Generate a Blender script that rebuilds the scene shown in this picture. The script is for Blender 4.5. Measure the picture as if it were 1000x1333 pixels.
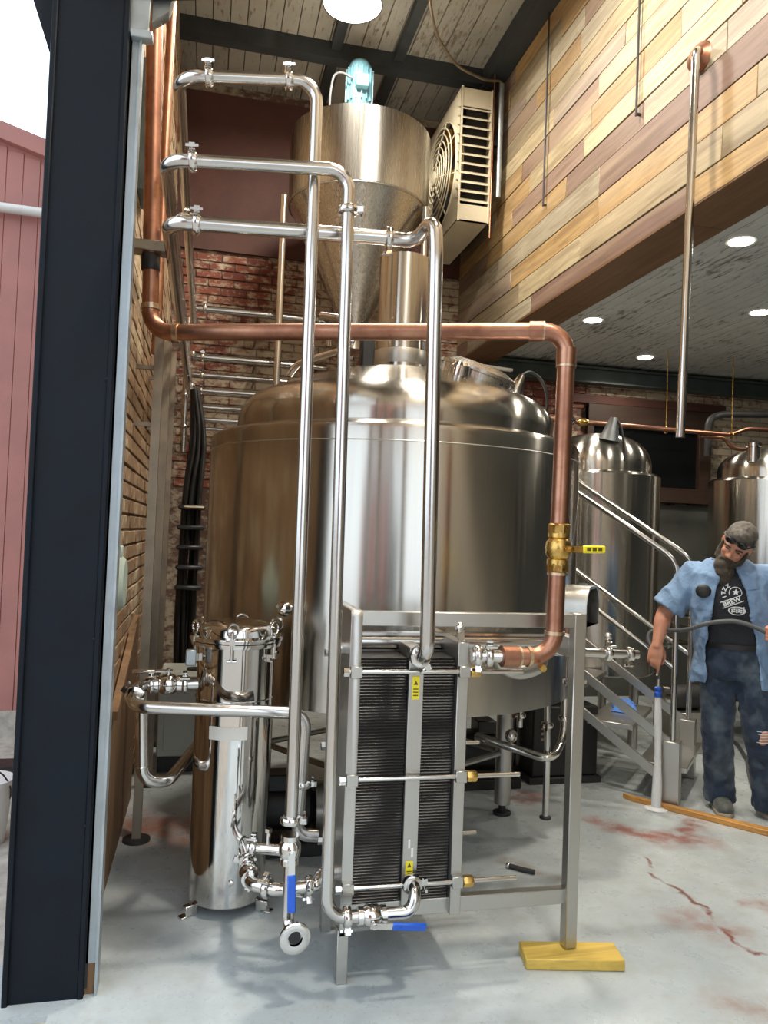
import bpy, bmesh, math, random
from mathutils import Vector, Matrix, Quaternion
from mathutils.bvhtree import BVHTree
import mathutils.noise as mnoise

random.seed(7)
scene = bpy.context.scene
COL = scene.collection
for o in list(bpy.data.objects):
    bpy.data.objects.remove(o)
V = Vector
PI = math.pi
rad = math.radians

# ------------------------------------------------------------------ camera
cam_data = bpy.data.cameras.new('camera')
cam = bpy.data.objects.new('camera', cam_data)
COL.objects.link(cam)
cam_data.sensor_fit = 'VERTICAL'
cam_data.sensor_height = 24.0
cam_data.lens = 24.0 * 1000.0 / 1333.0
cam_data.clip_start = 0.05
cam_data.clip_end = 300
YAW, PITCH, ROLL = rad(13.0), rad(1.6), rad(2.2)
fwd = V((math.sin(YAW) * math.cos(PITCH), math.cos(YAW) * math.cos(PITCH), math.sin(PITCH)))
r0 = V((math.cos(YAW), -math.sin(YAW), 0))
u0 = r0.cross(fwd)
cr = r0 * math.cos(ROLL) + u0 * math.sin(ROLL)
cu = u0 * math.cos(ROLL) - r0 * math.sin(ROLL)
rot = Matrix((cr, cu, -fwd)).transposed()
cam.matrix_world = Matrix.Translation((0, 0, 1.53)) @ rot.to_4x4()
scene.camera = cam

# ------------------------------------------------------------------ world (overcast daylight)
world = bpy.data.worlds.new('overcast_sky')
scene.world = world
world.use_nodes = True
wn = world.node_tree.nodes
bg = wn['Background']
bg.inputs['Color'].default_value = (0.80, 0.90, 1.0, 1)
bg.inputs['Strength'].default_value = 1.85

# ------------------------------------------------------------------ exposure
scene.view_settings.view_transform = 'Standard'
scene.view_settings.look = 'None'
scene.view_settings.gamma = 1.0
scene.view_settings.use_curve_mapping = False
scene.view_settings.exposure = 0.36

CEILING_LAMP_POWER = 60.0
DOWNLIGHT_POWER = 9.0

# ------------------------------------------------------------------ materials
def nt(name):
    m = bpy.data.materials.new(name)
    m.use_nodes = True
    t = m.node_tree
    b = t.nodes['Principled BSDF']
    return m, t, b

def L(t, a, b):
    t.links.new(a, b)

def position(t, scale=(1, 1, 1), rotation=(0, 0, 0)):
    g = t.nodes.new('ShaderNodeNewGeometry')
    mp = t.nodes.new('ShaderNodeMapping')
    mp.inputs['Scale'].default_value = scale
    mp.inputs['Rotation'].default_value = rotation
    L(t, g.outputs['Position'], mp.inputs['Vector'])
    return mp.outputs['Vector']

def noise(t, vec, scale=5, detail=4, rough=0.55, dist=0):
    n = t.nodes.new('ShaderNodeTexNoise')
    n.inputs['Scale'].default_value = scale
    n.inputs['Detail'].default_value = detail
    n.inputs['Roughness'].default_value = rough
    n.inputs['Distortion'].default_value = dist
    if vec is not None:
        L(t, vec, n.inputs['Vector'])
    return n.outputs['Fac']

def ramp(t, fac, stops, interp='LINEAR'):
    r = t.nodes.new('ShaderNodeValToRGB')
    r.color_ramp.interpolation = interp
    el = r.color_ramp.elements
    while len(el) < len(stops):
        el.new(0.5)
    for e, (p, c) in zip(el, stops):
        e.position = p
        e.color = (c[0], c[1], c[2], 1) if not isinstance(c, (int, float)) else (c, c, c, 1)
    L(t, fac, r.inputs['Fac'])
    return r.outputs['Color']

def mix(t, fac, a, b, mode='MIX'):
    m = t.nodes.new('ShaderNodeMix')
    m.data_type = 'RGBA'
    m.blend_type = mode
    m.clamp_result = True
    for sock, val in ((m.inputs['Factor'], fac), (m.inputs['A'], a), (m.inputs['B'], b)):
        if hasattr(val, 'is_linked') or hasattr(val, 'node'):
            L(t, val, sock)
        elif isinstance(val, (int, float)):
            sock.default_value = val if sock.type == 'VALUE' else (val, val, val, 1)
        else:
            sock.default_value = (*val, 1)
    return m.outputs['Result']

def math_node(t, op, a, b=None, clamp=False):
    m = t.nodes.new('ShaderNodeMath')
    m.operation = op
    m.use_clamp = clamp
    for i, val in enumerate((a, b)):
        if val is None:
            continue
        if isinstance(val, (int, float)):
            m.inputs[i].default_value = val
        else:
            L(t, val, m.inputs[i])
    return m.outputs[0]

def bump(t, b, height, strength=0.3, distance=0.01):
    n = t.nodes.new('ShaderNodeBump')
    n.inputs['Strength'].default_value = strength
    n.inputs['Distance'].default_value = distance
    L(t, height, n.inputs['Height'])
    L(t, n.outputs['Normal'], b.inputs['Normal'])

def plain(name, color, rough=0.5, metal=0.0, vary=0.12, scale=14, bumpy=0.0, coat=0.0, rvary=0.1):
    m, t, b = nt(name)
    p = position(t)
    f = noise(t, p, scale)
    c0 = tuple(max(0, c * (1 - vary)) for c in color)
    c1 = tuple(min(1, c * (1 + vary)) for c in color)
    L(t, ramp(t, f, [(0.3, c0), (0.7, c1)]), b.inputs['Base Color'])
    L(t, ramp(t, f, [(0.3, max(0.02, rough - rvary)), (0.7, min(1, rough + rvary))]), b.inputs['Roughness'])
    b.inputs['Metallic'].default_value = metal
    b.inputs['Coat Weight'].default_value = coat
    if bumpy:
        bump(t, b, noise(t, p, scale * 4), bumpy, 0.004)
    return m

def steel(name, color=(0.60, 0.585, 0.55), rough=(0.16, 0.30), streak=(3, 3, 120), aniso=0.0, vary=0.06):
    m, t, b = nt(name)
    p = position(t, streak)
    f = noise(t, p, 3.0, 3)
    g = noise(t, position(t), 2.2, 3)
    c0 = tuple(c * (1 - vary) for c in color)
    c1 = tuple(min(1, c * (1 + vary)) for c in color)
    L(t, ramp(t, g, [(0.3, c0), (0.7, c1)]), b.inputs['Base Color'])
    L(t, ramp(t, f, [(0.3, rough[0]), (0.7, rough[1])]), b.inputs['Roughness'])
    b.inputs['Metallic'].default_value = 1.0
    if aniso:
        b.inputs['Anisotropic'].default_value = aniso
        tg = t.nodes.new('ShaderNodeTangent')
        tg.direction_type = 'RADIAL'
        tg.axis = 'Z'
        L(t, tg.outputs['Tangent'], b.inputs['Tangent'])
        b.inputs['Anisotropic Rotation'].default_value = 0.25
    return m

def emit(name, color, strength):
    m, t, b = nt(name)
    b.inputs['Base Color'].default_value = (*color, 1)
    b.inputs['Emission Color'].default_value = (*color, 1)
    b.inputs['Emission Strength'].default_value = strength
    return m

M = {}
M['tank_steel'] = steel('brushed_tank_steel', (0.50, 0.475, 0.43), (0.17, 0.22), (22, 22, 0.5), aniso=0.9, vary=0.02)
M['hopper_steel'] = steel('hopper_steel', (0.54, 0.52, 0.48), (0.25, 0.30), (22, 22, 0.5), aniso=0.7, vary=0.02)
M['pipe_steel'] = steel('pipe_steel', (0.58, 0.56, 0.535), (0.14, 0.22), (30, 30, 30))
M['polished_steel'] = steel('polished_steel', (0.66, 0.64, 0.61), (0.05, 0.10), (6, 6, 6))
M['frame_steel'] = steel('brushed_frame_steel', (0.50, 0.485, 0.45), (0.30, 0.42), (60, 60, 4))
M['dark_steel'] = steel('dark_plate_steel', (0.11, 0.107, 0.105), (0.38, 0.5), (20, 20, 20))
M['galvanised'] = plain('galvanised_metal', (0.36, 0.40, 0.42), 0.42, 0.75, 0.16, 9)
M['galvanised_dark'] = plain('galvanised_strut', (0.27, 0.225, 0.17), 0.42, 0.85, 0.2, 9)
M['navy'] = plain('navy_painted_steel', (0.003, 0.006, 0.011), 0.6, 0.0, 0.35, 6, 0.05)
M['navy'].node_tree.nodes['Principled BSDF'].inputs['Specular IOR Level'].default_value = 0.22
M['black'] = plain('black_plastic', (0.012, 0.012, 0.013), 0.45, 0, 0.3, 12)
M['dark_iron'] = plain('dark_painted_iron', (0.030, 0.030, 0.032), 0.55, 0.2, 0.3, 9)
M['joist'] = plain('dark_painted_joist', (0.030, 0.036, 0.040), 0.6, 0, 0.35, 7, 0.1)
M['green_beam'] = plain('dark_green_beam', (0.050, 0.068, 0.065), 0.5, 0, 0.25, 6)
M['brass'] = plain('brass', (0.62, 0.40, 0.12), 0.30, 1.0, 0.12, 30)
M['yellow_plastic'] = plain('yellow_vinyl', (0.85, 0.72, 0.02), 0.40, 0, 0.06, 20)
M['yellow_label'] = plain('yellow_label', (0.80, 0.66, 0.02), 0.5, 0, 0.06, 20)
M['blue_plastic'] = plain('blue_vinyl', (0.015, 0.10, 0.55), 0.35, 0, 0.10, 20)
M['blue_fabric'] = plain('blue_fabric', (0.06, 0.16, 0.46), 0.85, 0, 0.15, 30)
M['white_plastic'] = plain('white_plastic', (0.72, 0.72, 0.70), 0.4, 0, 0.05, 20)
M['print_dark'] = plain('dark_print', (0.10, 0.07, 0.01), 0.6, 0, 0.1, 20)
M['print_white'] = plain('white_print', (0.62, 0.66, 0.70), 0.7, 0, 0.1, 60)
M['motor_blue'] = plain('blue_painted_motor', (0.10, 0.22, 0.27), 0.45, 0.1, 0.15, 9)
M['beige'] = plain('beige_enamel', (0.60, 0.54, 0.40), 0.45, 0, 0.07, 6)
M['teal'] = plain('pale_green_enamel', (0.42, 0.50, 0.44), 0.5, 0, 0.06, 8)
M['white_enamel'] = plain('white_enamel', (0.50, 0.52, 0.47), 0.4, 0, 0.05, 4)
M['rubber'] = plain('grey_rubber', (0.075, 0.080, 0.085), 0.45, 0, 0.15, 20)
M['lamp'] = emit('lamp_lens', (1.0, 0.97, 0.90), 40.0)
M['downlight'] = emit('downlight_lens', (1.0, 0.96, 0.86), 14.0)
M['trim_white'] = plain('white_trim', (0.7, 0.69, 0.65), 0.5, 0, 0.04, 10)
M['red_paint'] = plain('red_siding', (0.40, 0.17, 0.145), 0.6, 0, 0.12, 3)
M['asphalt'] = plain('pale_gravel_ground', (0.42, 0.38, 0.33), 0.9, 0, 0.25, 14, 0.4)
M['taupe_wall'] = plain('taupe_plaster', (0.46, 0.42, 0.36), 0.8, 0, 0.2, 2)
M['grey_wall'] = plain('grey_painted_panel', (0.085, 0.088, 0.080), 0.6, 0, 0.12, 3)

def copper_material():
    m, t, b = nt('weathered_copper')
    p = position(t)
    f = noise(t, p, 6, 5, 0.6)
    g = noise(t, p, 45, 3)
    c = ramp(t, f, [(0.28, (0.22, 0.10, 0.065)), (0.5, (0.38, 0.185, 0.12)), (0.72, (0.50, 0.275, 0.185))])
    c = mix(t, ramp(t, g, [(0.62, 0.0), (0.75, 0.5)]), c, (0.25, 0.09, 0.05))
    L(t, c, b.inputs['Base Color'])
    L(t, ramp(t, f, [(0.3, 0.46), (0.7, 0.30)]), b.inputs['Roughness'])
    b.inputs['Metallic'].default_value = 1.0
    return m
M['copper'] = copper_material()
M['solder'] = plain('solder_ring', (0.60, 0.45, 0.30), 0.35, 1.0, 0.2, 40)

def brick_material(name, brick_a, brick_b, paint, paint_lo, paint_hi, scale=1.1):
    m, t, b = nt(name)
    p = position(t)
    oi = t.nodes.new('ShaderNodeObjectInfo')
    base = mix(t, oi.outputs['Random'], brick_a, brick_b)
    fine = noise(t, p, 30, 4)
    base = mix(t, ramp(t, fine, [(0.35, 0.0), (0.75, 0.45)]), base, tuple(c * 0.45 for c in brick_a))
    big = noise(t, p, scale, 2, 0.5)
    mid = noise(t, position(t, (1, 1, 1.7)), 9, 6, 0.75)
    s = math_node(t, 'ADD', math_node(t, 'MULTIPLY', big, 0.42), math_node(t, 'MULTIPLY', mid, 0.58))
    s = math_node(t, 'ADD', s, math_node(t, 'MULTIPLY', oi.outputs['Random'], 0.02))
    mask = ramp(t, s, [(paint_lo, 0.0), (paint_hi, 1.0)])
    c = mix(t, mask, base, paint)
    L(t, c, b.inputs['Base Color'])
    b.inputs['Roughness'].default_value = 0.85
    bump(t, b, mid, 0.5, 0.006)
    return m
M['brick_peeling'] = brick_material('brick_with_peeling_paint', (0.17, 0.045, 0.030), (0.26, 0.085, 0.05), (0.46, 0.39, 0.29), 0.455, 0.535, 0.8)
M['mortar'] = brick_material('old_mortar', (0.11, 0.06, 0.045), (0.11, 0.06, 0.045), (0.34, 0.29, 0.22), 0.46, 0.55, 0.8)
M['brick_tan'] = brick_material('tan_washed_brick', (0.24, 0.14, 0.07), (0.34, 0.215, 0.12), (0.44, 0.35, 0.23), 0.52, 0.60, 1.6)
M['mortar_tan'] = brick_material('tan_wall_mortar', (0.13, 0.075, 0.04), (0.13, 0.075, 0.04), (0.30, 0.22, 0.13), 0.56, 0.66, 1.6)

def red_wall_material():
    m, t, b = nt('oxide_red_painted_wall')
    p = position(t)
    f = noise(t, p, 2.0, 5, 0.6)
    g = noise(t, position(t, (6, 6, 40)), 2, 3)
    c = ramp(t, f, [(0.3, (0.055, 0.019, 0.014)), (0.7, (0.095, 0.032, 0.023))])
    c = mix(t, ramp(t, g, [(0.55, 0.0), (0.75, 0.35)]), c, (0.06, 0.03, 0.025))
    L(t, c, b.inputs['Base Color'])
    b.inputs['Roughness'].default_value = 0.7
    bump(t, b, noise(t, p, 9, 5), 0.35, 0.01)
    return m
M['red_wall'] = red_wall_material()

def wood_material(name, use_object_color=True, color=(0.4, 0.25, 0.1), axis='Y', rough=0.55):
    m, t, b = nt(name)
    st = {'Y': (14, 0.9, 14), 'X': (0.9, 14, 14), 'Z': (14, 14, 0.9)}[axis]
    oi = t.nodes.new('ShaderNodeObjectInfo')
    g = t.nodes.new('ShaderNodeNewGeometry')
    ad = t.nodes.new('ShaderNodeVectorMath')
    ad.operation = 'ADD'
    mu = t.nodes.new('ShaderNodeMath')
    mu.operation = 'MULTIPLY'
    mu.inputs[1].default_value = 37.0
    L(t, oi.outputs['Random'], mu.inputs[0])
    L(t, g.outputs['Position'], ad.inputs[0])
    L(t, mu.outputs[0], ad.inputs[1])
    mp = t.nodes.new('ShaderNodeMapping')
    mp.inputs['Scale'].default_value = st
    L(t, ad.outputs[0], mp.inputs['Vector'])
    f = noise(t, mp.outputs['Vector'], 2.2, 6, 0.62, 0.8)
    f2 = noise(t, mp.outputs['Vector'], 0.5, 3)
    if use_object_color:
        base = oi.outputs['Color']
        c = mix(t, ramp(t, f, [(0.36, 0.55), (0.62, 0.0)]), base, (0.10, 0.055, 0.03))
        c = mix(t, ramp(t, f2, [(0.5, 0.0), (0.75, 0.35)]), c, (0.62, 0.50, 0.33))
    else:
        c = ramp(t, f, [(0.3, tuple(q * 0.55 for q in color)), (0.7, color)])
        c = mix(t, ramp(t, f2, [(0.55, 0.0), (0.8, 0.5)]), c, tuple(q * 0.7 for q in color))
    L(t, c, b.inputs['Base Color'])
    b.inputs['Roughness'].default_value = rough
    bump(t, b, f, 0.25, 0.003)
    return m
M['plank'] = wood_material('reclaimed_plank_wood', True)
M['soffit'] = wood_material('stained_soffit_wood', False, (0.17, 0.085, 0.035))
M['lintel'] = wood_material('dark_window_wood', False, (0.055, 0.028, 0.018), 'X')
M['lumber'] = wood_material('yellow_pine_lumber', False, (0.74, 0.50, 0.10), 'X', 0.6)
M['floor_plank'] = wood_material('orange_pine_batten', False, (0.62, 0.30, 0.07), 'Y', 0.5)
M['osb'] = wood_material('rough_brown_board', False, (0.23, 0.125, 0.055), 'Z', 0.8)

def whitewash_material(name, paint, wood, lo, hi, stretch):
    m, t, b = nt(name)
    p = position(t, stretch)
    oi = t.nodes.new('ShaderNodeObjectInfo')
    f = noise(t, p, 4, 6, 0.7)
    f2 = noise(t, position(t), 1.3, 3)
    s = math_node(t, 'ADD', math_node(t, 'MULTIPLY', f, 0.75), math_node(t, 'MULTIPLY', f2, 0.25))
    s = math_node(t, 'ADD', s, math_node(t, 'MULTIPLY', oi.outputs['Random'], 0.05))
    c = mix(t, ramp(t, s, [(lo, 0.0), (hi, 1.0)]), wood, paint)
    g = noise(t, position(t), 3.2, 4)
    c = mix(t, ramp(t, g, [(0.35, 0.4), (0.7, 0.0)]), c, tuple(q * 0.62 for q in paint))
    L(t, c, b.inputs['Base Color'])
    b.inputs['Roughness'].default_value = 0.75
    bump(t, b, f, 0.4, 0.004)
    return m
M['whitewash'] = whitewash_material('peeling_whitewashed_boards', (0.52, 0.54, 0.53), (0.10, 0.085, 0.07), 0.42, 0.50, (9, 1.6, 9))
M['ceiling_wash'] = whitewash_material('stained_whitewashed_ceiling', (0.36, 0.345, 0.30), (0.12, 0.09, 0.06), 0.40, 0.48, (7, 1.5, 7))

def glass_black():
    m, t, b = nt('near_black_glass')
    b.inputs['Base Color'].default_value = (0.006, 0.007, 0.008, 1)  # near-black base colour for panes and lenses
    b.inputs['Roughness'].default_value = 0.08
    f = noise(t, position(t), 3, 2)
    L(t, ramp(t, f, [(0.3, 0.05), (0.7, 0.14)]), b.inputs['Roughness'])
    return m
M['dark_glass'] = glass_black()

def water_material():
    m, t, b = nt('running_water')
    b.inputs['Base Color'].default_value = (0.93, 0.95, 0.97, 1)
    b.inputs['Roughness'].default_value = 0.25
    b.inputs['Transmission Weight'].default_value = 0.35
    b.inputs['IOR'].default_value = 1.33
    bump(t, b, noise(t, position(t, (1, 1, 0.2)), 60, 3), 0.5, 0.004)
    return m
M['water'] = water_material()

# floor: blue-grey sealed concrete with rust stains, a rusty crack and damp patches
def floor_material():
    m, t, b = nt('sealed_blue_grey_concrete')
    g = t.nodes.new('ShaderNodeNewGeometry')
    P = g.outputs['Position']
    n1 = noise(t, P, 1.4, 5, 0.6)
    n2 = noise(t, P, 9, 5, 0.65)
    n3 = noise(t, P, 55, 4, 0.7)
    c = ramp(t, n1, [(0.3, (0.36, 0.405, 0.42)), (0.7, (0.50, 0.54, 0.55))])
    c = mix(t, ramp(t, n2, [(0.50, 0.0), (0.70, 0.38)]), c, (0.28, 0.27, 0.24))
    c = mix(t, ramp(t, n3, [(0.58, 0.0), (0.72, 0.40)]), c, (0.20, 0.17, 0.14))
    # warped position for ragged stain outlines
    nz = t.nodes.new('ShaderNodeTexNoise')
    nz.inputs['Scale'].default_value = 7
    nz.inputs['Detail'].default_value = 5
    L(t, P, nz.inputs['Vector'])
    sub = t.nodes.new('ShaderNodeVectorMath'); sub.operation = 'SUBTRACT'
    L(t, nz.outputs['Color'], sub.inputs[0]); sub.inputs[1].default_value = (0.5, 0.5, 0.5)
    sc = t.nodes.new('ShaderNodeVectorMath'); sc.operation = 'SCALE'
    L(t, sub.outputs[0], sc.inputs[0]); sc.inputs['Scale'].default_value = 0.16
    wp = t.nodes.new('ShaderNodeVectorMath'); wp.operation = 'ADD'
    L(t, P, wp.inputs[0]); L(t, sc.outputs[0], wp.inputs[1])
    W = wp.outputs[0]
    def seg(A, B):
        A = V((*A, 0)); B = V((*B, 0)); AB = B - A
        s = t.nodes.new('ShaderNodeVectorMath'); s.operation = 'SUBTRACT'
        L(t, W, s.inputs[0]); s.inputs[1].default_value = A
        d = t.nodes.new('ShaderNodeVectorMath'); d.operation = 'DOT_PRODUCT'
        L(t, s.outputs[0], d.inputs[0]); d.inputs[1].default_value = AB
        h = math_node(t, 'MULTIPLY', d.outputs['Value'], 1.0 / AB.length_squared, True)
        q = t.nodes.new('ShaderNodeVectorMath'); q.operation = 'SCALE'
        q.inputs[0].default_value = AB; L(t, h, q.inputs['Scale'])
        e = t.nodes.new('ShaderNodeVectorMath'); e.operation = 'DISTANCE'
        L(t, s.outputs[0], e.inputs[0]); L(t, q.outputs[0], e.inputs[1])
        return e.outputs['Value']
    def stain(c, dist, r0, r1, color, amount, patchy=True):
        k = ramp(t, math_node(t, 'DIVIDE', dist, r1), [(r0 / r1, 1.0), (1.0, 0.0)])
        f = math_node(t, 'MULTIPLY', k, amount)
        if patchy:
            f = math_node(t, 'MULTIPLY', f, ramp(t, n2, [(0.36, 0.15), (0.56, 1.0)]))
        return mix(t, f, c, color)
    rust = (0.27, 0.085, 0.055)
    def line(pts):
        d = None
        for a, bb in zip(pts, pts[1:]):
            s = seg(a, bb)
            d = s if d is None else math_node(t, 'MINIMUM', d, s)
        return d
    c = stain(c, line([(2.15, 3.86), (2.34, 3.62), (2.52, 3.60), (2.70, 3.78)]), 0.02, 0.10, rust, 0.85)
    c = stain(c, line([(2.34, 3.60), (2.60, 3.55)]), 0.03, 0.15, rust, 0.55)
    c = stain(c, line([(2.148, 3.379), (2.075, 3.126), (2.118, 2.972), (2.125, 2.803), (2.082, 2.63), (2.105, 2.45)]), 0.004, 0.018, (0.20, 0.065, 0.045), 0.95, False)
    c = stain(c, line([(1.99, 2.80), (2.06, 2.72)]), 0.02, 0.16, rust, 0.55)
    c = stain(c, line([(2.36, 2.90), (2.45, 2.80)]), 0.01, 0.07, rust, 0.7)
    c = stain(c, line([(1.78, 2.28), (1.88, 2.22)]), 0.02, 0.12, (0.25, 0.15, 0.12), 0.6)
    c = stain(c, line([(-0.20, 4.10), (0.12, 3.95)]), 0.05, 0.30, (0.42, 0.13, 0.05), 0.8)
    c = stain(c, line([(1.88, 4.25), (1.95, 4.30)]), 0.04, 0.12, rust, 0.8)
    c = stain(c, line([(1.45, 3.45), (1.62, 3.25)]), 0.01, 0.07, (0.25, 0.18, 0.14), 0.6)
    L(t, c, b.inputs['Base Color'])
    L(t, ramp(t, n2, [(0.3, 0.22), (0.7, 0.42)]), b.inputs['Roughness'])
    bump(t, b, n2, 0.12, 0.004)
    return m
M['floor'] = floor_material()

# ------------------------------------------------------------------ mesh helpers
ORIGIN = {}

class MB:
    def __init__(self):
        self.v = []
        self.f = []
    def add(self, vs, fs):
        n = len(self.v)
        self.v += [V(p) for p in vs]
        self.f += [tuple(n + i for i in f) for f in fs]
        return self
    def box(self, x0, x1, y0, y1, z0, z1):
        vs = [(x, y, z) for z in (z0, z1) for y in (y0, y1) for x in (x0, x1)]
        return self.add(vs, [(0, 2, 3, 1), (4, 5, 7, 6), (0, 1, 5, 4), (2, 6, 7, 3), (0, 4, 6, 2), (1, 3, 7, 5)])
    def obox(self, c, u, v, w, hu, hv, hw):
        c = V(c); u = V(u).normalized() * hu; v = V(v).normalized() * hv; w = V(w).normalized() * hw
        vs = [c + a * u + b * v + d * w for d in (-1, 1) for b in (-1, 1) for a in (-1, 1)]
        return self.add(vs, [(0, 2, 3, 1), (4, 5, 7, 6), (0, 1, 5, 4), (2, 6, 7, 3), (0, 4, 6, 2), (1, 3, 7, 5)])
    def bar(self, p, q, w, h, up=(0, 0, 1)):
        p = V(p); q = V(q); d = (q - p)
        u = d.normalized(); s = u.cross(V(up))
        if s.length < 1e-4:
            s = u.cross(V((1, 0, 0)))
        s.normalize()
        n = s.cross(u)
        return self.obox((p + q) / 2, u, s, n, d.length / 2, w / 2, h / 2)
    @staticmethod
    def frame(d):
        d = V(d).normalized()
        a = V((0, 0, 1)) if abs(d.z) < 0.9 else V((1, 0, 0))
        u = d.cross(a).normalized()
        return u, d.cross(u).normalized()
    @staticmethod
    def rounded(pts, bend, n=6):
        pts = [V(p) for p in pts]
        out = [pts[0]]
        for i in range(1, len(pts) - 1):
            a, b, c = pts[i - 1], pts[i], pts[i + 1]
            d1 = (a - b).normalized(); d2 = (c - b).normalized()
            r = min(bend, (a - b).length * 0.49, (c - b).length * 0.49)
            for k in range(n + 1):
                s = k / n
                p0 = b + d1 * r; p2 = b + d2 * r
                # circular-like blend (rational quadratic)
                w = max(0.2, math.sin(math.acos(max(-1, min(1, d1.dot(d2)))) / 2))
                q = (p0 * (1 - s) ** 2 + b * (2 * s * (1 - s) * w) + p2 * s ** 2) / ((1 - s) ** 2 + 2 * s * (1 - s) * w + s ** 2)
                out.append(q)
        out.append(pts[-1])
        return out
    def tube(self, pts, r, seg=14, bend=0.0, n=6, caps=True):
        pts = self.rounded(pts, bend, n) if bend and len(pts) > 2 else [V(p) for p in pts]
        rs = r if isinstance(r, (list, tuple)) else [r] * len(pts)
        rings = []
        u = None
        for i, p in enumerate(pts):
            if i == 0: d = pts[1] - pts[0]
            elif i == len(pts) - 1: d = pts[-1] - pts[-2]
            else: d = (pts[i + 1] - p).normalized() + (p - pts[i - 1]).normalized()
            d.normalize()
            if u is None:
                u, w = self.frame(d)
            else:
                u = (u - d * u.dot(d)).normalized()
                w = d.cross(u).normalized()
            rings.append([p + (u * math.cos(2 * PI * k / seg) + w * math.sin(2 * PI * k / seg)) * rs[i] for k in range(seg)])
        return self.loft(rings, caps)
    def loft(self, rings, caps=True, closed=True):
        seg = len(rings[0])
        vs = [p for r in rings for p in r]
        fs = []
        for i in range(len(rings) - 1):
            for k in range(seg if closed else seg - 1):
                a = i * seg + k; b = i * seg + (k + 1) % seg
                fs.append((a, b, b + seg, a + seg))
        if caps:
            fs.append(tuple(reversed(range(seg))))
            fs.append(tuple(range((len(rings) - 1) * seg, len(rings) * seg)))
        return self.add(vs, fs)
    def lathe(self, prof, origin=(0, 0, 0), axis=(0, 0, 1), seg=32, caps=True):
        a = V(axis).normalized(); u, w = self.frame(a); o = V(origin)
        rings = []
        for r, z in prof:
            r = max(r, 0.0004)
            rings.append([o + a * z + (u * math.cos(2 * PI * k / seg) + w * math.sin(2 * PI * k / seg)) * r for k in range(seg)])
        return self.loft(rings, caps)
    def torus(self, c, axis, R, r, seg=24, rs=8):
        a = V(axis).normalized(); u, w = self.frame(a); c = V(c)
        rings = []
        for k in range(seg):
            d = u * math.cos(2 * PI * k / seg) + w * math.sin(2 * PI * k / seg)
            rings.append([c + d * (R + r * math.cos(2 * PI * j / rs)) + a * r * math.sin(2 * PI * j / rs) for j in range(rs)])
        n = len(self.v)
        self.v += [p for q in rings for p in q]
        for k in range(seg):
            for j in range(rs):
                a0 = n + k * rs + j; b0 = n + k * rs + (j + 1) % rs
                a1 = n + ((k + 1) % seg) * rs + j; b1 = n + ((k + 1) % seg) * rs + (j + 1) % rs
                self.f.append((a0, a1, b1, b0))
        return self
    def ball(self, c, radii, seg=16, ring=10, R=None):
        if isinstance(radii, (int, float)): radii = (radii,) * 3
        rings = []
        for i in range(ring + 1):
            th = -PI / 2 + PI * i / ring
            cc = max(math.cos(th), 0.002)
            rr = []
            for k in range(seg):
                p = V((radii[0] * cc * math.cos(2 * PI * k / seg), radii[1] * cc * math.sin(2 * PI * k / seg), radii[2] * math.sin(th)))
                if R is not None: p = R @ p
                rr.append(V(c) + p)
            rings.append(rr)
        return self.loft(rings, True)
    def prism(self, poly, ext):
        poly = [V(p) for p in poly]; e = V(ext); n = len(poly)
        fs = [tuple(reversed(range(n))), tuple(range(n, 2 * n))]
        fs += [(i, (i + 1) % n, (i + 1) % n + n, i + n) for i in range(n)]
        return self.add(poly + [p + e for p in poly], fs)
    def mesh(self, name, origin, bevel=0.0, sharp=38):
        bm = bmesh.new()
        vs = [bm.verts.new(p - origin) for p in self.v]
        for f in self.f:
            try: bm.faces.new([vs[i] for i in f])
            except ValueError: pass
        bmesh.ops.recalc_face_normals(bm, faces=bm.faces)
        if bevel:
            bmesh.ops.bevel(bm, geom=list(bm.edges), offset=bevel, segments=1, affect='EDGES', profile=0.5)
        for f in bm.faces: f.smooth = True
        lim = rad(sharp)
        for e in bm.edges:
            e.smooth = len(e.link_faces) == 2 and e.calc_face_angle(0) < lim
        me = bpy.data.meshes.new(name)
        bm.to_mesh(me); bm.free()
        return me
    def build(self, name, mat, parent=None, bevel=0.0, label=None, kind=None, sharp=38):
        if parent is not None:
            org = ORIGIN[parent.name]
        else:
            xs = [p.x for p in self.v]; ys = [p.y for p in self.v]; zs = [p.z for p in self.v]
            org = V(((min(xs) + max(xs)) / 2, (min(ys) + max(ys)) / 2, min(zs)))
        me = self.mesh(name, org, bevel, sharp)
        me.materials.append(M[mat] if isinstance(mat, str) else mat)
        o = bpy.data.objects.new(name, me)
        COL.objects.link(o)
        if parent is not None: o.parent = parent
        else: o.location = org
        ORIGIN[o.name] = org
        if label: o['label'] = label
        if kind: o['kind'] = kind
        return o

def thing(name, label, category, base, group=None):
    o = bpy.data.objects.new(name, None)
    o.empty_display_size = 0.1
    COL.objects.link(o)
    o.location = base
    ORIGIN[o.name] = V(base)
    o['label'] = label
    o['category'] = category
    if group: o['group'] = group
    return o

def tag(o, label, category, group=None):
    o['label'] = label
    o['category'] = category
    if group: o['group'] = group
    return o

def struct(o, label=None):
    o['kind'] = 'structure'
    if label: o['label'] = label
    return o

def box_piece(name, mat, parent, x0, x1, y0, y1, z0, z1, bevel=0.0, color=None):
    o = MB().box(x0, x1, y0, y1, z0, z1).build(name, mat, parent, bevel)
    if color: o.color = (*color, 1)
    return o

def group_structure(name, base, label=None):
    o = bpy.data.objects.new(name, None)
    COL.objects.link(o); o.location = base
    ORIGIN[o.name] = V(base)
    o['kind'] = 'structure'
    if label: o['label'] = label
    return o
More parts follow.
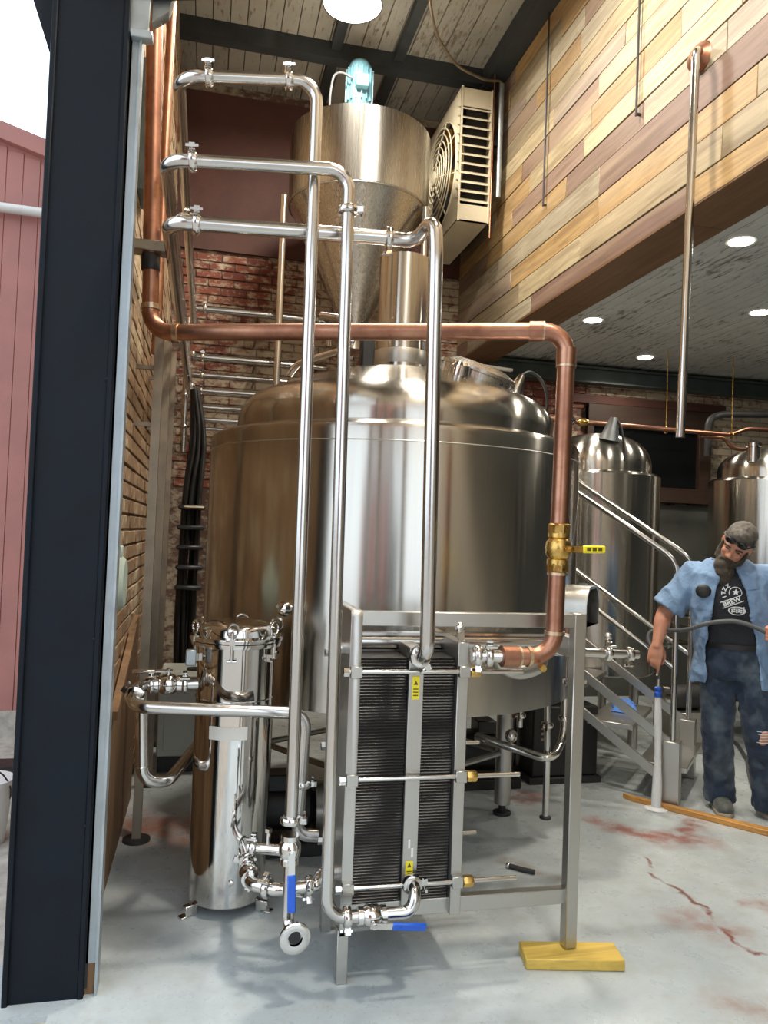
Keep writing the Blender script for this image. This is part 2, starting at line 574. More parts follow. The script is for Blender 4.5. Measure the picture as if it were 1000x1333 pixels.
# ================================================================== STRUCTURE
def shared(name, me, parent, loc, rotz=0.0, color=None):
    o = bpy.data.objects.new(name, me)
    COL.objects.link(o)
    o.parent = parent
    o.location = V(loc) - ORIGIN[parent.name]
    o.rotation_euler = (0, 0, rotz)
    if color: o.color = (*color, 1)
    ORIGIN[o.name] = ORIGIN[parent.name]
    return o

WALL_X = -0.37      # inner face of the left brick wall
BACK_Y = 7.00       # inner face of the back wall
CEIL_Z = 5.50
MEZ_X = 2.29        # face of the planked mezzanine
MEZ_Z = 3.20
FRONT_Y = 0.70

# ground outside and floor slab
g = MB().box(-30, 30, -40, 2.58, -0.30, -0.02)
g.box(-30, -0.60, 2.58, 40, -0.30, -0.02)
g.build('ground', 'asphalt', None, label='pale gravelly ground outside the open doorway', kind='structure')
fl = MB()
fl.box(WALL_X - 0.25, 6.6, 2.58, BACK_Y + 0.3, -0.2, 0.0)
fl.add([(-0.41, 2.58, 0.0), (-0.45, 0.4, 0.0), (6.6, 0.4, 0.0), (6.6, 2.58, 0.0), (-0.41, 2.58, -0.2), (-0.45, 0.4, -0.2), (6.6, 0.4, -0.2), (6.6, 2.58, -0.2)],
       [(0, 1, 2, 3), (4, 7, 6, 5), (0, 4, 5, 1), (1, 5, 6, 2), (2, 6, 7, 3), (3, 7, 4, 0)])
fl.build('floor', 'floor', None, label='pale blue grey sealed concrete floor with rust stains', kind='structure')

# ---- left wall: mortar core with bricks
BW, BH = 0.225, 0.075
wl = MB().box(WALL_X - 0.17, WALL_X - 0.007, 2.66, BACK_Y + 0.2, 0.0, CEIL_Z + 0.1).build('wall_left', 'mortar_tan', None, label='tan washed brick wall beside the pipes', kind='structure')
brick_me_l = MB().box(-0.02, 0.012, -BW / 2 + 0.006, BW / 2 - 0.006, -BH / 2 + 0.006, BH / 2 - 0.006).mesh('brick_left', V((0, 0, 0)), 0.003)
brick_me_l.materials.append(M['brick_tan'])
rest = MB()
cnt = 0
rr = random.Random(3)
for i in range(int(CEIL_Z / BH)):
    z = (i + 0.5) * BH
    for j in range(20):
        y = 2.80 + (j + 0.5 * (i % 2)) * BW
        if y > BACK_Y - 0.1: continue
        if 1.05 < z < 2.55 and 3.2 < y < 6.35 and cnt < 300:
            o = shared('brick', brick_me_l, wl, (WALL_X - 0.012 + rr.uniform(-0.004, 0.005), y, z))
            cnt += 1
        else:
            dx = rr.uniform(-0.004, 0.005)
            rest.box(WALL_X - 0.03, WALL_X + dx, y - BW / 2 + 0.006, y + BW / 2 - 0.006, z - BH / 2 + 0.006, z + BH / 2 - 0.006)
rest.build('brick_courses', 'brick_tan', wl, kind='stuff')

# rough brown boards covering the foot of the left wall
bd = thing('wall_board', 'rough brown board panel standing against the foot of the tan brick wall', 'board', (WALL_X + 0.02, 3.5, 0))
MB().prism([(WALL_X + 0.004, 2.72, 0.0), (WALL_X + 0.004, 4.55, 0.0), (WALL_X + 0.004, 4.55, 1.02), (WALL_X + 0.004, 4.05, 0.98), (WALL_X + 0.004, 3.30, 0.72), (WALL_X + 0.004, 2.72, 0.66)], (0.022, 0, 0)).build('panel', 'osb', bd)
MB().prism([(WALL_X + 0.026, 3.28, 0.735), (WALL_X + 0.026, 4.06, 0.995), (WALL_X + 0.026, 4.06, 1.03), (WALL_X + 0.026, 3.28, 0.77)], (0.03, 0, 0)).build('edge_strip', 'osb', bd)

# ---- back wall
wb = MB().box(-0.6, 6.6, BACK_Y + 0.012, BACK_Y + 0.25, 0.0, CEIL_Z + 0.1).build('wall_back', 'mortar', None, label='old brick back wall with peeling cream paint', kind='structure')
brick_me_b = MB().box(-BW / 2 + 0.006, BW / 2 - 0.006, -0.012, 0.02, -BH / 2 + 0.006, BH / 2 - 0.006).mesh('brick_back', V((0, 0, 0)), 0.003)
brick_me_b.materials.append(M['brick_peeling'])
WIN = (3.66, 5.02, 2.04, 2.88)
rest = MB(); cnt = 0
for i in range(int(4.02 / BH)):
    z = (i + 0.5) * BH
    for j in range(32):
        x = -0.30 + (j + 0.5 * (i % 2)) * BW
        if x > 6.4: continue
        if WIN[0] - 0.1 < x < WIN[1] + 0.1 and WIN[2] - 0.06 < z < WIN[3] + 0.12: continue
        left = -0.4 < x < 0.98 and 2.2 < z
        right = 2.95 < x < 5.9 and 2.35 < z < 3.28
        dy = rr.uniform(-0.005, 0.004)
        if (left or right) and cnt < 300:
            shared('brick', brick_me_b, wb, (x, BACK_Y + 0.012 + dy, z)); cnt += 1
        elif z > 1.9:
            rest.box(x - BW / 2 + 0.006, x + BW / 2 - 0.006, BACK_Y + dy, BACK_Y + 0.03, z - BH / 2 + 0.006, z + BH / 2 - 0.006)
rest.build('brick_courses', 'brick_peeling', wb, kind='stuff')
MB().box(-0.4, 2.9, BACK_Y - 0.018, BACK_Y + 0.02, 4.0, 5.42).build('painted_render', 'red_wall', wb, label='dark oxide red painted upper wall')
MB().box(2.4, 6.3, BACK_Y - 0.03, BACK_Y + 0.02, 0.0, 1.93).build('lower_panel', 'grey_wall', wb, label='dull grey painted lower wall')

# window in the back wall
w1 = MB().box(WIN[0], WIN[1], BACK_Y - 0.01, BACK_Y + 0.02, WIN[2], WIN[3]).build('window_1', 'dark_glass', None, label='dark window with brown wooden lintel in the back wall', kind='structure')
MB().box(WIN[0] - 0.02, WIN[1] + 0.02, BACK_Y - 0.07, BACK_Y - 0.005, WIN[3] - 0.17, WIN[3] + 0.02).build('lintel', 'lintel', w1, 0.004)
MB().box(WIN[0] - 0.06, WIN[1] + 0.06, BACK_Y - 0.11, BACK_Y - 0.005, WIN[2] - 0.09, WIN[2] + 0.06).build('window_sill', 'lintel', w1, 0.004)
MB().box(WIN[0] - 0.02, WIN[0] + 0.05, BACK_Y - 0.06, BACK_Y - 0.005, WIN[2], WIN[3]).build('window_jamb', 'lintel', w1, 0.003)
MB().box(WIN[1] - 0.12, WIN[1] + 0.02, BACK_Y - 0.06, BACK_Y - 0.005, WIN[2], WIN[3]).build('window_jamb', 'lintel', w1, 0.003)
arch = MB().box(WIN[0] - 0.25, WIN[1] + 0.2, BACK_Y - 0.03, BACK_Y + 0.01, WIN[3] + 0.03, WIN[3] + 0.11)
arch.build('brick_band', 'red_wall', wb)

# ---- main ceiling boards and joists
ce = MB().box(-0.6, 6.6, FRONT_Y - 0.2, BACK_Y + 0.25, CEIL_Z + 0.035, CEIL_Z + 0.2).build('ceiling', 'joist', None, label='stained whitewashed board ceiling with dark joists', kind='structure')
x = -0.38
while x < MEZ_X:
    w = 0.132
    box_piece('ceiling_board', 'ceiling_wash', ce, x, x + w - 0.006, FRONT_Y - 0.15, BACK_Y, CEIL_Z + rr.uniform(0, 0.004), CEIL_Z + 0.04, 0.002)
    x += w
for yb in (6.15, 4.15, 2.2):
    box_piece('joist', 'joist', ce, -0.38, MEZ_X - 0.1, yb - 0.06, yb + 0.06, CEIL_Z - 0.13, CEIL_Z + 0.01)
for xb in (0.86, 1.38):
    box_piece('joist', 'joist', ce, xb - 0.04, xb + 0.04, FRONT_Y, BACK_Y - 0.02, CEIL_Z - 0.07, CEIL_Z + 0.005)
box_piece('edge_beam', 'joist', ce, 2.12, MEZ_X - 0.025, FRONT_Y, BACK_Y - 0.02, CEIL_Z - 0.18, CEIL_Z + 0.01)

# ---- planked mezzanine face
wr = MB().box(MEZ_X + 0.005, MEZ_X + 0.30, FRONT_Y - 0.1, BACK_Y, MEZ_Z + 0.012, CEIL_Z + 0.02).build('wall_right', 'soffit', None, label='mezzanine wall clad in mixed reclaimed wood planks', kind='structure')
TONES = [(0.54, 0.44, 0.27), (0.60, 0.50, 0.31), (0.50, 0.33, 0.15), (0.33, 0.225, 0.17), (0.37, 0.275, 0.22), (0.45, 0.40, 0.29), (0.44, 0.36, 0.29), (0.40, 0.33, 0.21), (0.56, 0.37, 0.16), (0.27, 0.165, 0.13), (0.52, 0.46, 0.33)]
rp = random.Random(21)
rows = [0.135] + [0.165, 0.155, 0.185, 0.15, 0.14, 0.16, 0.15, 0.14, 0.155, 0.15, 0.145, 0.16, 0.15, 0.15, 0.15, 0.15]
z = MEZ_Z
prev = None
for ri, h in enumerate(rows):
    if z > CEIL_Z: break
    y = FRONT_Y - 0.1 - rp.uniform(0.0, 0.8)
    while y < BACK_Y:
        ln = rp.choice((0.7, 0.95, 1.2, 1.5)) if ri > 3 else rp.choice((1.0, 1.4, 1.9))
        y1 = min(y + ln, BACK_Y - 0.005)
        y0 = max(y, FRONT_Y - 0.1)
        if y1 - y0 > 0.05:
            col = rp.choice([c for c in TONES if c != prev]); prev = col
            k = rp.uniform(0.66, 0.86)
            box_piece('plank', 'plank', wr, MEZ_X - rp.uniform(0.018, 0.026), MEZ_X + 0.006, y0 + 0.002, y1 - 0.002, z + 0.0022, min(z + h, CEIL_Z + 0.02) - 0.0022, 0.0022, tuple(q * k for q in col))
        y = y1
        if y1 >= BACK_Y - 0.01: break
    z += h
# soffit boards under the mezzanine edge
y = FRONT_Y - 0.1
while y < BACK_Y - 0.05:
    y1 = min(y + 1.45, BACK_Y - 0.005)
    box_piece('soffit_board', 'soffit', wr, MEZ_X - 0.02, MEZ_X + 0.30, y + 0.002, y1 - 0.002, MEZ_Z - 0.008, MEZ_Z + 0.014, 0.003)
    y = y1
# ---- mezzanine underside
cm = MB().box(MEZ_X + 0.28, 6.6, FRONT_Y - 0.1, BACK_Y + 0.1, MEZ_Z + 0.10, MEZ_Z + 0.3).build('ceiling_mezzanine', 'soffit', None, label='peeling whitewashed boards under the mezzanine', kind='structure')
x = MEZ_X + 0.30
while x < 6.4:
    box_piece('ceiling_board', 'whitewash', cm, x, x + 0.098 - 0.004, FRONT_Y - 0.05, BACK_Y, MEZ_Z + 0.075 + rr.uniform(0, 0.004), MEZ_Z + 0.105, 0.0015)
    x += 0.098
# dark green steel beam under the back edge
gb = MB()
gb.box(2.45, 6.4, 6.84, 6.97, 3.225, 3.245); gb.box(2.45, 6.4, 6.895, 6.915, 3.10, 3.225); gb.box(2.45, 6.4, 6.84, 6.97, 3.085, 3.10)
tag(gb.build('steel_beam', 'green_beam'), 'dark green steel beam crossing above the back window', 'beam')
# other walls out of view that close the room
MB().box(6.4, 6.6, FRONT_Y, BACK_Y + 0.2, 0, CEIL_Z).build('wall_side', 'grey_wall', None, label='grey side wall of the room', kind='structure')
wf = MB()
wf.box(-0.6, 6.6, FRONT_Y - 0.2, FRONT_Y, 3.25, CEIL_Z + 0.2)
wf.box(1.45, 6.6, FRONT_Y - 0.2, FRONT_Y, 0, 3.25)
wf.box(-0.62, -0.42, FRONT_Y, 2.64, 3.70, CEIL_Z + 0.2)
wf.build('wall_front', 'taupe_wall', None, label='front wall above the doorway', kind='structure')

# ---- navy steel column of the doorway
col = thing('steel_column', 'navy painted steel column at the side of the doorway', 'column', (-0.44, 2.70, -0.02))
MB().box(-0.545, -0.335, 2.652, 2.80, -0.02, 3.9).build('web', 'navy', col, 0.003)
MB().box(-0.560, -0.542, 2.640, 2.82, -0.02, 3.9).build('flange', 'navy', col, 0.003)
MB().box(-0.337, -0.319, 2.646, 2.82, -0.02, 3.9).build('flange', 'navy', col, 0.003)
MB().prism([(-0.552, 2.66, 3.02), (-0.552, 2.66, 3.9), (-0.86, 2.66, 3.9)], (0, 0.08, 0)).build('gusset', 'navy', col)
for zz in (0.55, 1.15, 2.0):
    MB().lathe([(0.007, 0), (0.007, 0.004), (0.003, 0.006)], (-0.338, 2.652, zz), (0, -1, 0), 8).build('rivet', 'navy', col)
# grey door track beside it
tr = thing('door_track', 'grey galvanised door track standing beside the navy column', 'door track', (-0.295, 2.70, 0))
MB().box(-0.318, -0.283, 2.672, 2.686, 0.10, 3.16).build('channel_web', 'galvanised', tr)
MB().box(-0.287, -0.279, 2.660, 2.73, 0.0, 3.16).build('channel_lip', 'galvanised', tr)
MB().box(-0.319, -0.311, 2.672, 2.75, 0.02, 3.16).build('channel_back', 'dark_iron', tr)
MB().box(-0.318, -0.290, 2.675, 2.70, 0.0, 0.10).build('rusted_foot', 'osb', tr)
hd = thing('door_header_bracket', 'grey galvanised bracket hanging above the door track', 'bracket', (-0.27, 2.72, 3.16))
MB().prism([(-0.345, 2.66, 3.5), (-0.325, 2.66, 3.17), (-0.262, 2.66, 3.15), (-0.250, 2.66, 3.5)], (0, 0.03, 0)).build('plate', 'galvanised', hd, 0.002)
MB().box(-0.315, -0.245, 2.64, 2.68, 3.148, 3.175).build('lip', 'galvanised', hd, 0.003)
MB().prism([(-0.255, 2.69, 3.235), (-0.20, 2.69, 3.28), (-0.15, 2.69, 3.5), (-0.255, 2.69, 3.5)], (0, 0.05, 0)).build('side_plate', 'galvanised', hd, 0.002)
MB().tube([(-0.26, 2.67, 3.33), (-0.12, 2.67, 3.36)], 0.03, 12).build('roller_shaft', 'dark_iron', hd)

# ---- outdoors beside and behind the camera
rb = thing('red_building', 'red sided building with white rail beyond the navy column', 'building', (-4.0, 6.2, -0.02))
MB().prism([(-0.66, 6.0, -0.02), (-8.5, 6.0, -0.02), (-8.5, 6.0, 6.35), (-0.66, 6.0, 4.08)], (0, 3.0, 0)).build('wall', 'red_paint', rb)
xx = -0.95
while xx > -3.2:
    top = 4.08 + (-0.66 - xx) * 2.27 / 7.84
    MB().box(xx - 0.112, xx - 0.001, 5.992, 6.0, 0.15, top - 0.1).build('siding_board', 'red_paint', rb, 0.003)
    xx -= 0.114
MB().bar((-0.66, 5.97, 4.06), (-8.5, 5.97, 6.33), 0.08, 0.12).build('roof_trim', 'red_paint', rb)
MB().tube([(-0.70, 5.93, 3.74), (-4.0, 5.93, 3.80)], 0.035, 10).build('rail', 'trim_white', rb)
MB().box(-3.5, -0.66, 5.95, 6.0, -0.02, 0.16).build('plinth', 'asphalt', rb)
rb2 = thing('street_building', 'red painted house across the yard behind the doorway', 'building', (-3.5, -10, -0.02))
MB().box(-7.4, -3.4, -14, -10, -0.02, 6.0).build('wall', 'red_paint', rb2)
MB().prism([(-7.6, -14.2, 6.0), (-7.6, -9.8, 6.0), (-7.6, -12, 8.0)], (4.4, 0, 0)).build('roof', 'dark_iron', rb2)
for xw in (-6.4, -4.4):
    f = MB().box(xw - 0.6, xw + 0.6, -10.03, -9.98, 1.2, 2.8).build('window', 'dark_glass', rb2)
tb = MB().box(-3.1, -2.2, -15, -11, -0.02, 4.5)  # unseen block added so the tank mirrors a dark band
t2 = thing('dark_reflection_block', 'dark grey block added across the yard for a dark band in the tank reflection', 'building', (-2.65, -11, -0.02))
tb.build('wall', 'grey_wall', t2)
MB().prism([(-3.2, -15.2, 4.5), (-3.2, -10.8, 4.5), (-3.2, -13, 5.6)], (1.1, 0, 0)).build('roof', 'dark_iron', t2)
# small things on the ground outside, seen in the sliver beside the column
pl = thing('pail', 'white plastic pail on the ground outside beside the navy column', 'pail', (-0.98, 4.05, -0.02))
MB().lathe([(0.10, 0), (0.125, 0.27), (0.132, 0.28), (0.132, 0.30), (0.12, 0.30)], (-0.98, 4.05, -0.02), (0, 0, 1), 24).build('bucket', 'white_plastic', pl)
MB().torus((-0.98, 4.05, 0.24), (0.3, 1, 0.4), 0.13, 0.004, 20, 6).build('handle', 'dark_iron', pl)
tag(MB().box(-1.6, -0.92, 4.75, 4.95, -0.02, 0.12).build('timber_sleeper', 'black', None, 0.01), 'black timber sleeper on the ground outside beyond the navy column', 'timber')

# ---- lamps
def area_light(name, loc, size, power, color, parent=None, shape='DISK', spread=180):
    d = bpy.data.lights.new(name, 'AREA')
    d.shape = shape; d.size = size; d.energy = power; d.color = color
    d.spread = rad(spread)
    o = bpy.data.objects.new(name, d)
    COL.objects.link(o)
    if parent is not None:
        o.parent = parent; o.location = V(loc) - ORIGIN[parent.name]
    else: o.location = loc
    return o

def high_bay(x, y, label, power=CEILING_LAMP_POWER):
    t = thing('ceiling_lamp', label, 'lamp', (x, y, 5.30), 'round lamps under the high ceiling')
    MB().lathe([(0.10, 0.20), (0.12, 0.16), (0.14, 0.13), (0.20, 0.06), (0.215, -0.035), (0.205, -0.035), (0.195, 0.03)], (x, y, 5.30), (0, 0, 1), 32).build('housing', 'dark_iron', t)
    MB().lathe([(0.19, 0.0), (0.19, 0.03)], (x, y, 5.30), (0, 0, 1), 32).build('lens', 'lamp', t)
    MB().tube([(x, y, 5.46), (x, y, 5.52)], 0.015, 8).build('stem', 'dark_iron', t)
    area_light('lamp_light', (x, y, 5.29), 0.36, power, (1.0, 0.91, 0.77), t)
high_bay(0.85, 5.28, 'bright round lamp under the high ceiling above the steel hopper')
high_bay(1.25, 3.60, 'round lamp under the high ceiling above the big steel tank', 1.15 * CEILING_LAMP_POWER)
high_bay(1.20, 1.70, 'added round lamp out of view inside the front wall, brightening the big tank', 1.1 * CEILING_LAMP_POWER)  # extra lamp added to lighten the tank's right half and its reflections

def downlight(x, y, label, group=None):
    t = thing('downlight', label, 'downlight', (x, y, MEZ_Z + 0.06), group)
    MB().lathe([(0.065, 0.004), (0.085, 0.004), (0.088, 0.012), (0.088, 0.02)], (x, y, MEZ_Z + 0.062), (0, 0, 1), 28, False).build('trim_ring', 'trim_white', t)
    MB().lathe([(0.066, 0.0), (0.066, 0.016)], (x, y, MEZ_Z + 0.062), (0, 0, 1), 28).build('lens', 'downlight', t)
    area_light('downlight_light', (x, y, MEZ_Z + 0.060), 0.12, DOWNLIGHT_POWER, (1.0, 0.91, 0.76), t, spread=150)
s = (MEZ_Z + 0.06 - 1.53) / 1.67
gl = 'round downlights under the mezzanine'
for (x, y, lb) in ((2.793, 3.638, 'round downlight beside the wooden soffit close to the steel drop pipe'), (2.79, 5.291, 'round downlight beside the wooden soffit close to the copper pipe elbow'), (3.787, 6.185, 'round downlight closest to the dark green steel beam'), (3.782, 4.702, 'round downlight of the row away from the soffit, next before the green beam one')):
    downlight(x * s, y * s, lb, gl)
downlight(3.78 * s, 3.1 * s, 'round downlight of the row away from the soffit, close to the front wall', gl)
downlight(4.78 * s, 5.3 * s, 'round downlight close to the grey side wall', gl)
# ================================================================== EQUIPMENT
def clamp(parent, p, axis, r, side=(0, -1, 0), mat='polished_steel'):
    """sanitary clamp: a split ring with hinge lug and wing nut"""
    a = V(axis).normalized(); s = V(side) - a * V(side).dot(a); s.normalize()
    p = V(p)
    c = MB().lathe([(r, -0.014), (r + 0.011, -0.011), (r + 0.014, -0.004), (r + 0.014, 0.004), (r + 0.011, 0.011), (r, 0.014)], p, a, 20).build('clamp', mat, parent)
    w = MB()
    q = p + s * (r + 0.020)
    o = a.cross(s)
    w.obox(q, a, s, o, 0.009, 0.012, 0.010)
    w.tube([q - o * 0.012, q + o * 0.030], 0.004, 8)
    w.obox(q + o * 0.026 + a * 0.010, a, s, o, 0.010, 0.004, 0.006)
    w.obox(q + o * 0.026 - a * 0.010, a, s, o, 0.010, 0.004, 0.006)
    w.build('wing_nut', mat, c)
    return c

def ball_valve(parent, p, axis, r, lever, stem, mat='polished_steel', sleeve='blue_plastic', length=0.15, name='valve_body', marks=None):
    """barrel body with hexagon ends, a stem and a lever with a coloured sleeve"""
    a = V(axis).normalized(); p = V(p); st = V(stem).normalized(); lv = V(lever).normalized()
    b = MB()
    b.lathe([(r * 0.9, -2.1 * r), (r * 1.35, -2.1 * r), (r * 1.35, -1.4 * r), (r * 1.15, -1.3 * r), (r * 1.55, -0.8 * r), (r * 1.65, 0), (r * 1.55, 0.8 * r), (r * 1.15, 1.3 * r), (r * 1.35, 1.4 * r), (r * 1.35, 2.1 * r), (r * 0.9, 2.1 * r)], p, a, 20)
    body = b.build(name, mat, parent)
    top = p + st * (r * 2.15)
    MB().tube([p + st * r * 1.3, top + st * 0.006], r * 0.38, 10).build('stem', mat, body)
    w = st.cross(lv).normalized()
    h = MB()
    e0 = top - lv * r * 0.6; e1 = top + lv * length * 0.42
    h.obox((e0 + e1) / 2, lv, w, st, (e1 - e0).length / 2, 0.011, 0.0025)
    lever_o = h.build('lever', mat, body)
    h2 = MB(); c0 = top + lv * length * 0.34; c1 = top + lv * length
    h2.obox((c0 + c1) / 2, lv, w, st, (c1 - c0).length / 2, 0.0135, 0.006)
    hs = h2.build('handle_sleeve', sleeve, body, 0.004, label=None)
    if marks:
        for k in range(3):
            MB().obox(c0 + lv * (0.25 + 0.25 * k) * (c1 - c0).length + V(marks[0]) * marks[1], lv, w, st, 0.008, 0.0055 if abs(V(marks[0]).dot(w)) < 0.5 else 0.0006, 0.0006 if abs(V(marks[0]).dot(w)) < 0.5 else 0.0035).build('mark', 'print_dark', body)
    MB().lathe([(0.009, 0), (0.009, 0.008)], top + st * 0.002, st, 6).build('nut', mat, body)
    return body

# ------------------------------------------------------------------ big brewing tank
TC = V((1.017, 4.191, 0)); TR = 1.01
tk = thing('brewing_tank', 'huge brushed steel brewing tank with domed lid and flue', 'tank', (TC.x, TC.y, 0))
MB().lathe([(0.02, 0.66), (0.5, 0.69), (TR - 0.03, 0.738), (TR, 0.745), (TR, 1.99), (TR - 0.006, 2.01), (TR - 0.03, 2.025), (0.90, 2.045), (0.86, 2.045)], TC, (0, 0, 1), 128).build('jacket', 'tank_steel', tk)
dome = [(0.872, 2.03), (0.876, 2.10)]
for k in range(1, 7):
    a = k / 6 * rad(72)
    dome.append((0.876 - 0.17 * (1 - math.cos(a)), 2.10 + 0.17 * math.sin(a)))
r_, z_ = dome[-1]
for k in range(1, 9):
    u = k / 8
    rr_ = r_ * (1 - u)
    dome.append((max(rr_, 0.001), z_ + 0.185 * (1 - (rr_ / r_) ** 2)))
dm = MB().lathe(dome, TC, (0, 0, 1), 128).build('dome', 'tank_steel', tk)
MB().torus((TC.x, TC.y, 2.02), (0, 0, 1), TR - 0.045, 0.006, 128, 6).build('weld_seam', 'frame_steel', tk)
MB().torus((TC.x, TC.y, 1.935), (0, 0, 1), TR + 0.0005, 0.0025, 128, 6).build('weld_seam', 'frame_steel', tk)
DZ = 2.446
fx, fy = TC.x + 0.01, TC.y - 0.02
flu = MB().lathe([(0.152, DZ - 0.05), (0.152, DZ + 0.10), (0.140, DZ + 0.105), (0.140, 3.075), (0.132, 3.075), (0.132, 2.9)], (fx, fy, 0), (0, 0, 1), 48).build('flue', 'tank_steel', tk, label='plain steel flue pipe')
MB().lathe([(0.153, DZ + 0.02), (0.156, DZ + 0.03), (0.156, DZ + 0.085), (0.153, DZ + 0.10)], (fx, fy, 0), (0, 0, 1), 48).build('collar', 'frame_steel', flu)
for a in (-13, -103, 167, 77):
    lx, ly = TC.x + 0.67 * math.cos(rad(a)), TC.y + 0.67 * math.sin(rad(a))
    lg = MB().lathe([(0.046, 0.06), (0.046, 0.74)], (lx, ly, 0), (0, 0, 1), 20).build('leg', 'frame_steel', tk)
    MB().lathe([(0.05, 0.0), (0.05, 0.014), (0.02, 0.02), (0.02, 0.07)], (lx, ly, 0), (0, 0, 1), 16).build('foot', 'dark_iron', lg)
ring = [V((TC.x + 0.67 * math.cos(rad(a)), TC.y + 0.67 * math.sin(rad(a)), 0.34)) for a in (-13, -103, 167, 77)]
for k in range(4):
    MB().tube([ring[k], ring[(k + 1) % 4]], 0.016, 10).build('brace', 'frame_steel', tk)
# rusty wood block beside the leg
# manway and fittings on the dome
def dome_z(x, y):
    r = math.hypot(x - TC.x, y - TC.y)
    return z_ + 0.185 * (1 - (r / r_) ** 2)
mx, my = 1.36, 3.86
mh = MB().lathe([(0.20, -0.03), (0.20, 0.035), (0.215, 0.04), (0.215, 0.055), (0.14, 0.085), (0.02, 0.09)], (mx, my, dome_z(mx, my) - 0.01), (0.28, -0.27, 1), 40).build('manway', 'hopper_steel', tk)
MB().bar((mx - 0.2, my, dome_z(mx, my) + 0.085), (mx + 0.2, my - 0.02, dome_z(mx, my) + 0.055), 0.03, 0.012).build('manway_clamp', 'frame_steel', mh)
MB().lathe([(0.05, 0), (0.05, 0.06), (0.03, 0.08)], (1.20, 3.66, dome_z(1.2, 3.66) - 0.02), (0.1, -0.2, 1), 20).build('nozzle', 'polished_steel', tk)
# spotlight on the dome with its cable
sp = V((1.56, 3.80, dome_z(1.56, 3.80) - 0.01))
so = MB().lathe([(0.045, 0.0), (0.045, 0.02), (0.028, 0.08), (0.018, 0.11)], sp, (0.35, -0.2, 1), 20).build('tank_light', 'polished_steel', tk)
MB().tube([sp + V((0.035, -0.02, 0.10)), sp + V((0.07, -0.03, 0.125)), sp + V((0.13, -0.03, 0.10)), sp + V((0.18, -0.02, 0.02)), sp + V((0.19, 0.0, -0.08))], 0.008, 8, 0.05).build('cable', 'black', so)
# spray pipe with clamps on the left of the dome
sx, sy = 0.66, 3.93
cip = thing('spray_pipe', 'steel spray pipe with clamps entering the dome of the big tank', 'pipe', (sx, sy, dome_z(sx, sy) - 0.01))
MB().tube([(0.40, 4.12, 2.36), (0.44, 4.09, 2.42), (sx, sy, 2.48), (sx, sy, dome_z(sx, sy) - 0.02)], 0.019, 12, 0.05).build('tube', 'pipe_steel', cip)
MB().tube([(sx, sy, 2.40), (sx, sy, 2.64), (sx - 0.12, sy + 0.06, 2.66)], 0.022, 12, 0.06).build('tube', 'pipe_steel', cip)
clamp(cip, (sx, sy, 2.53), (0, 0, 1), 0.022, (1, -0.4, 0)); clamp(cip, (sx, sy, 2.58), (0, 0, 1), 0.022, (1, -0.4, 0)); clamp(cip, (sx, sy, 2.43), (0, 0, 1), 0.022, (1, -0.6, 0))
MB().box(0.745, 0.815, 3.88, 3.95, 2.37, 2.60).build('sensor_head', 'black', cip, 0.01)
# grain chute on the right flank
ca = rad(-41.5)
cd = V((math.cos(ca), math.sin(ca), 0)); cs = V((-math.sin(ca), math.cos(ca), 0)); czv = V((0, 0, 1))
cc = TC + cd * (TR - 0.03) + V((0, 0, 1.12))
def chute_ring(off, w, h, t=0.0):
    prof = [(-w, 0), (-w, h * 0.55), (-w * 0.82, h * 0.86), (-w * 0.5, h), (w * 0.5, h), (w * 0.82, h * 0.86), (w, h * 0.55), (w, 0)]
    return [cc + cd * off + cs * a + czv * b for a, b in prof]
ch = MB()
ch.loft([chute_ring(-0.02, 0.13, 0.19), chute_ring(0.15, 0.13, 0.19), chute_ring(0.15, 0.118, 0.178), chute_ring(0.03, 0.118, 0.178)], True)
cho = ch.build('grain_chute', 'frame_steel', tk, label='rounded steel grain chute')
MB().loft([chute_ring(0.032, 0.117, 0.177), chute_ring(0.036, 0.117, 0.177)], True).build('chute_shade_plate', 'dark_steel', cho)  # dark plate painting the shade inside the open chute
MB().obox(cc + cd * 0.10 + czv * 0.195, cd, cs, czv, 0.02, 0.012, 0.008).build('latch', 'polished_steel', cho)
# knob on the left front of the jacket
kp = TC + V((math.cos(rad(-128)), math.sin(rad(-128)), 0)) * (TR - 0.01) + V((0, 0, 1.19))
kd = V((math.cos(rad(-128)), math.sin(rad(-128)), 0))
MB().lathe([(0.035, 0), (0.035, 0.02), (0.012, 0.03), (0.012, 0.07), (0.026, 0.075), (0.034, 0.095), (0.026, 0.12), (0.005, 0.128)], kp, kd, 20).build('sample_knob', 'polished_steel', tk)

# ------------------------------------------------------------------ grist hopper
HX, HY = 1.06, 5.90
hp = thing('grist_hopper', 'steel cone hopper raised on legs under the lamp', 'hopper', (HX, HY, 0))
MB().lathe([(0.535, 4.60), (0.55, 4.615), (0.55, 4.06), (0.535, 4.045), (0.09, 3.12), (0.09, 2.95)], (HX, HY, 0), (0, 0, 1), 96).build('body', 'hopper_steel', hp)
MB().lathe([(0.545, 4.605), (0.40, 4.66), (0.10, 4.70), (0.01, 4.70)], (HX, HY, 0), (0, 0, 1), 64).build('lid', 'hopper_steel', hp)
for (lx, ly) in ((0.462, 5.70), (1.52, 5.58), (0.512, 6.3), (1.52, 6.3)):
    MB().tube([(lx, ly, 0.0), (lx, ly, 4.02)], 0.026, 12).build('leg', 'pipe_steel', hp)
MB().torus((HX, HY, 4.05), (0, 0, 1), 0.545, 0.007, 64, 6).build('weld_seam', 'frame_steel', hp)
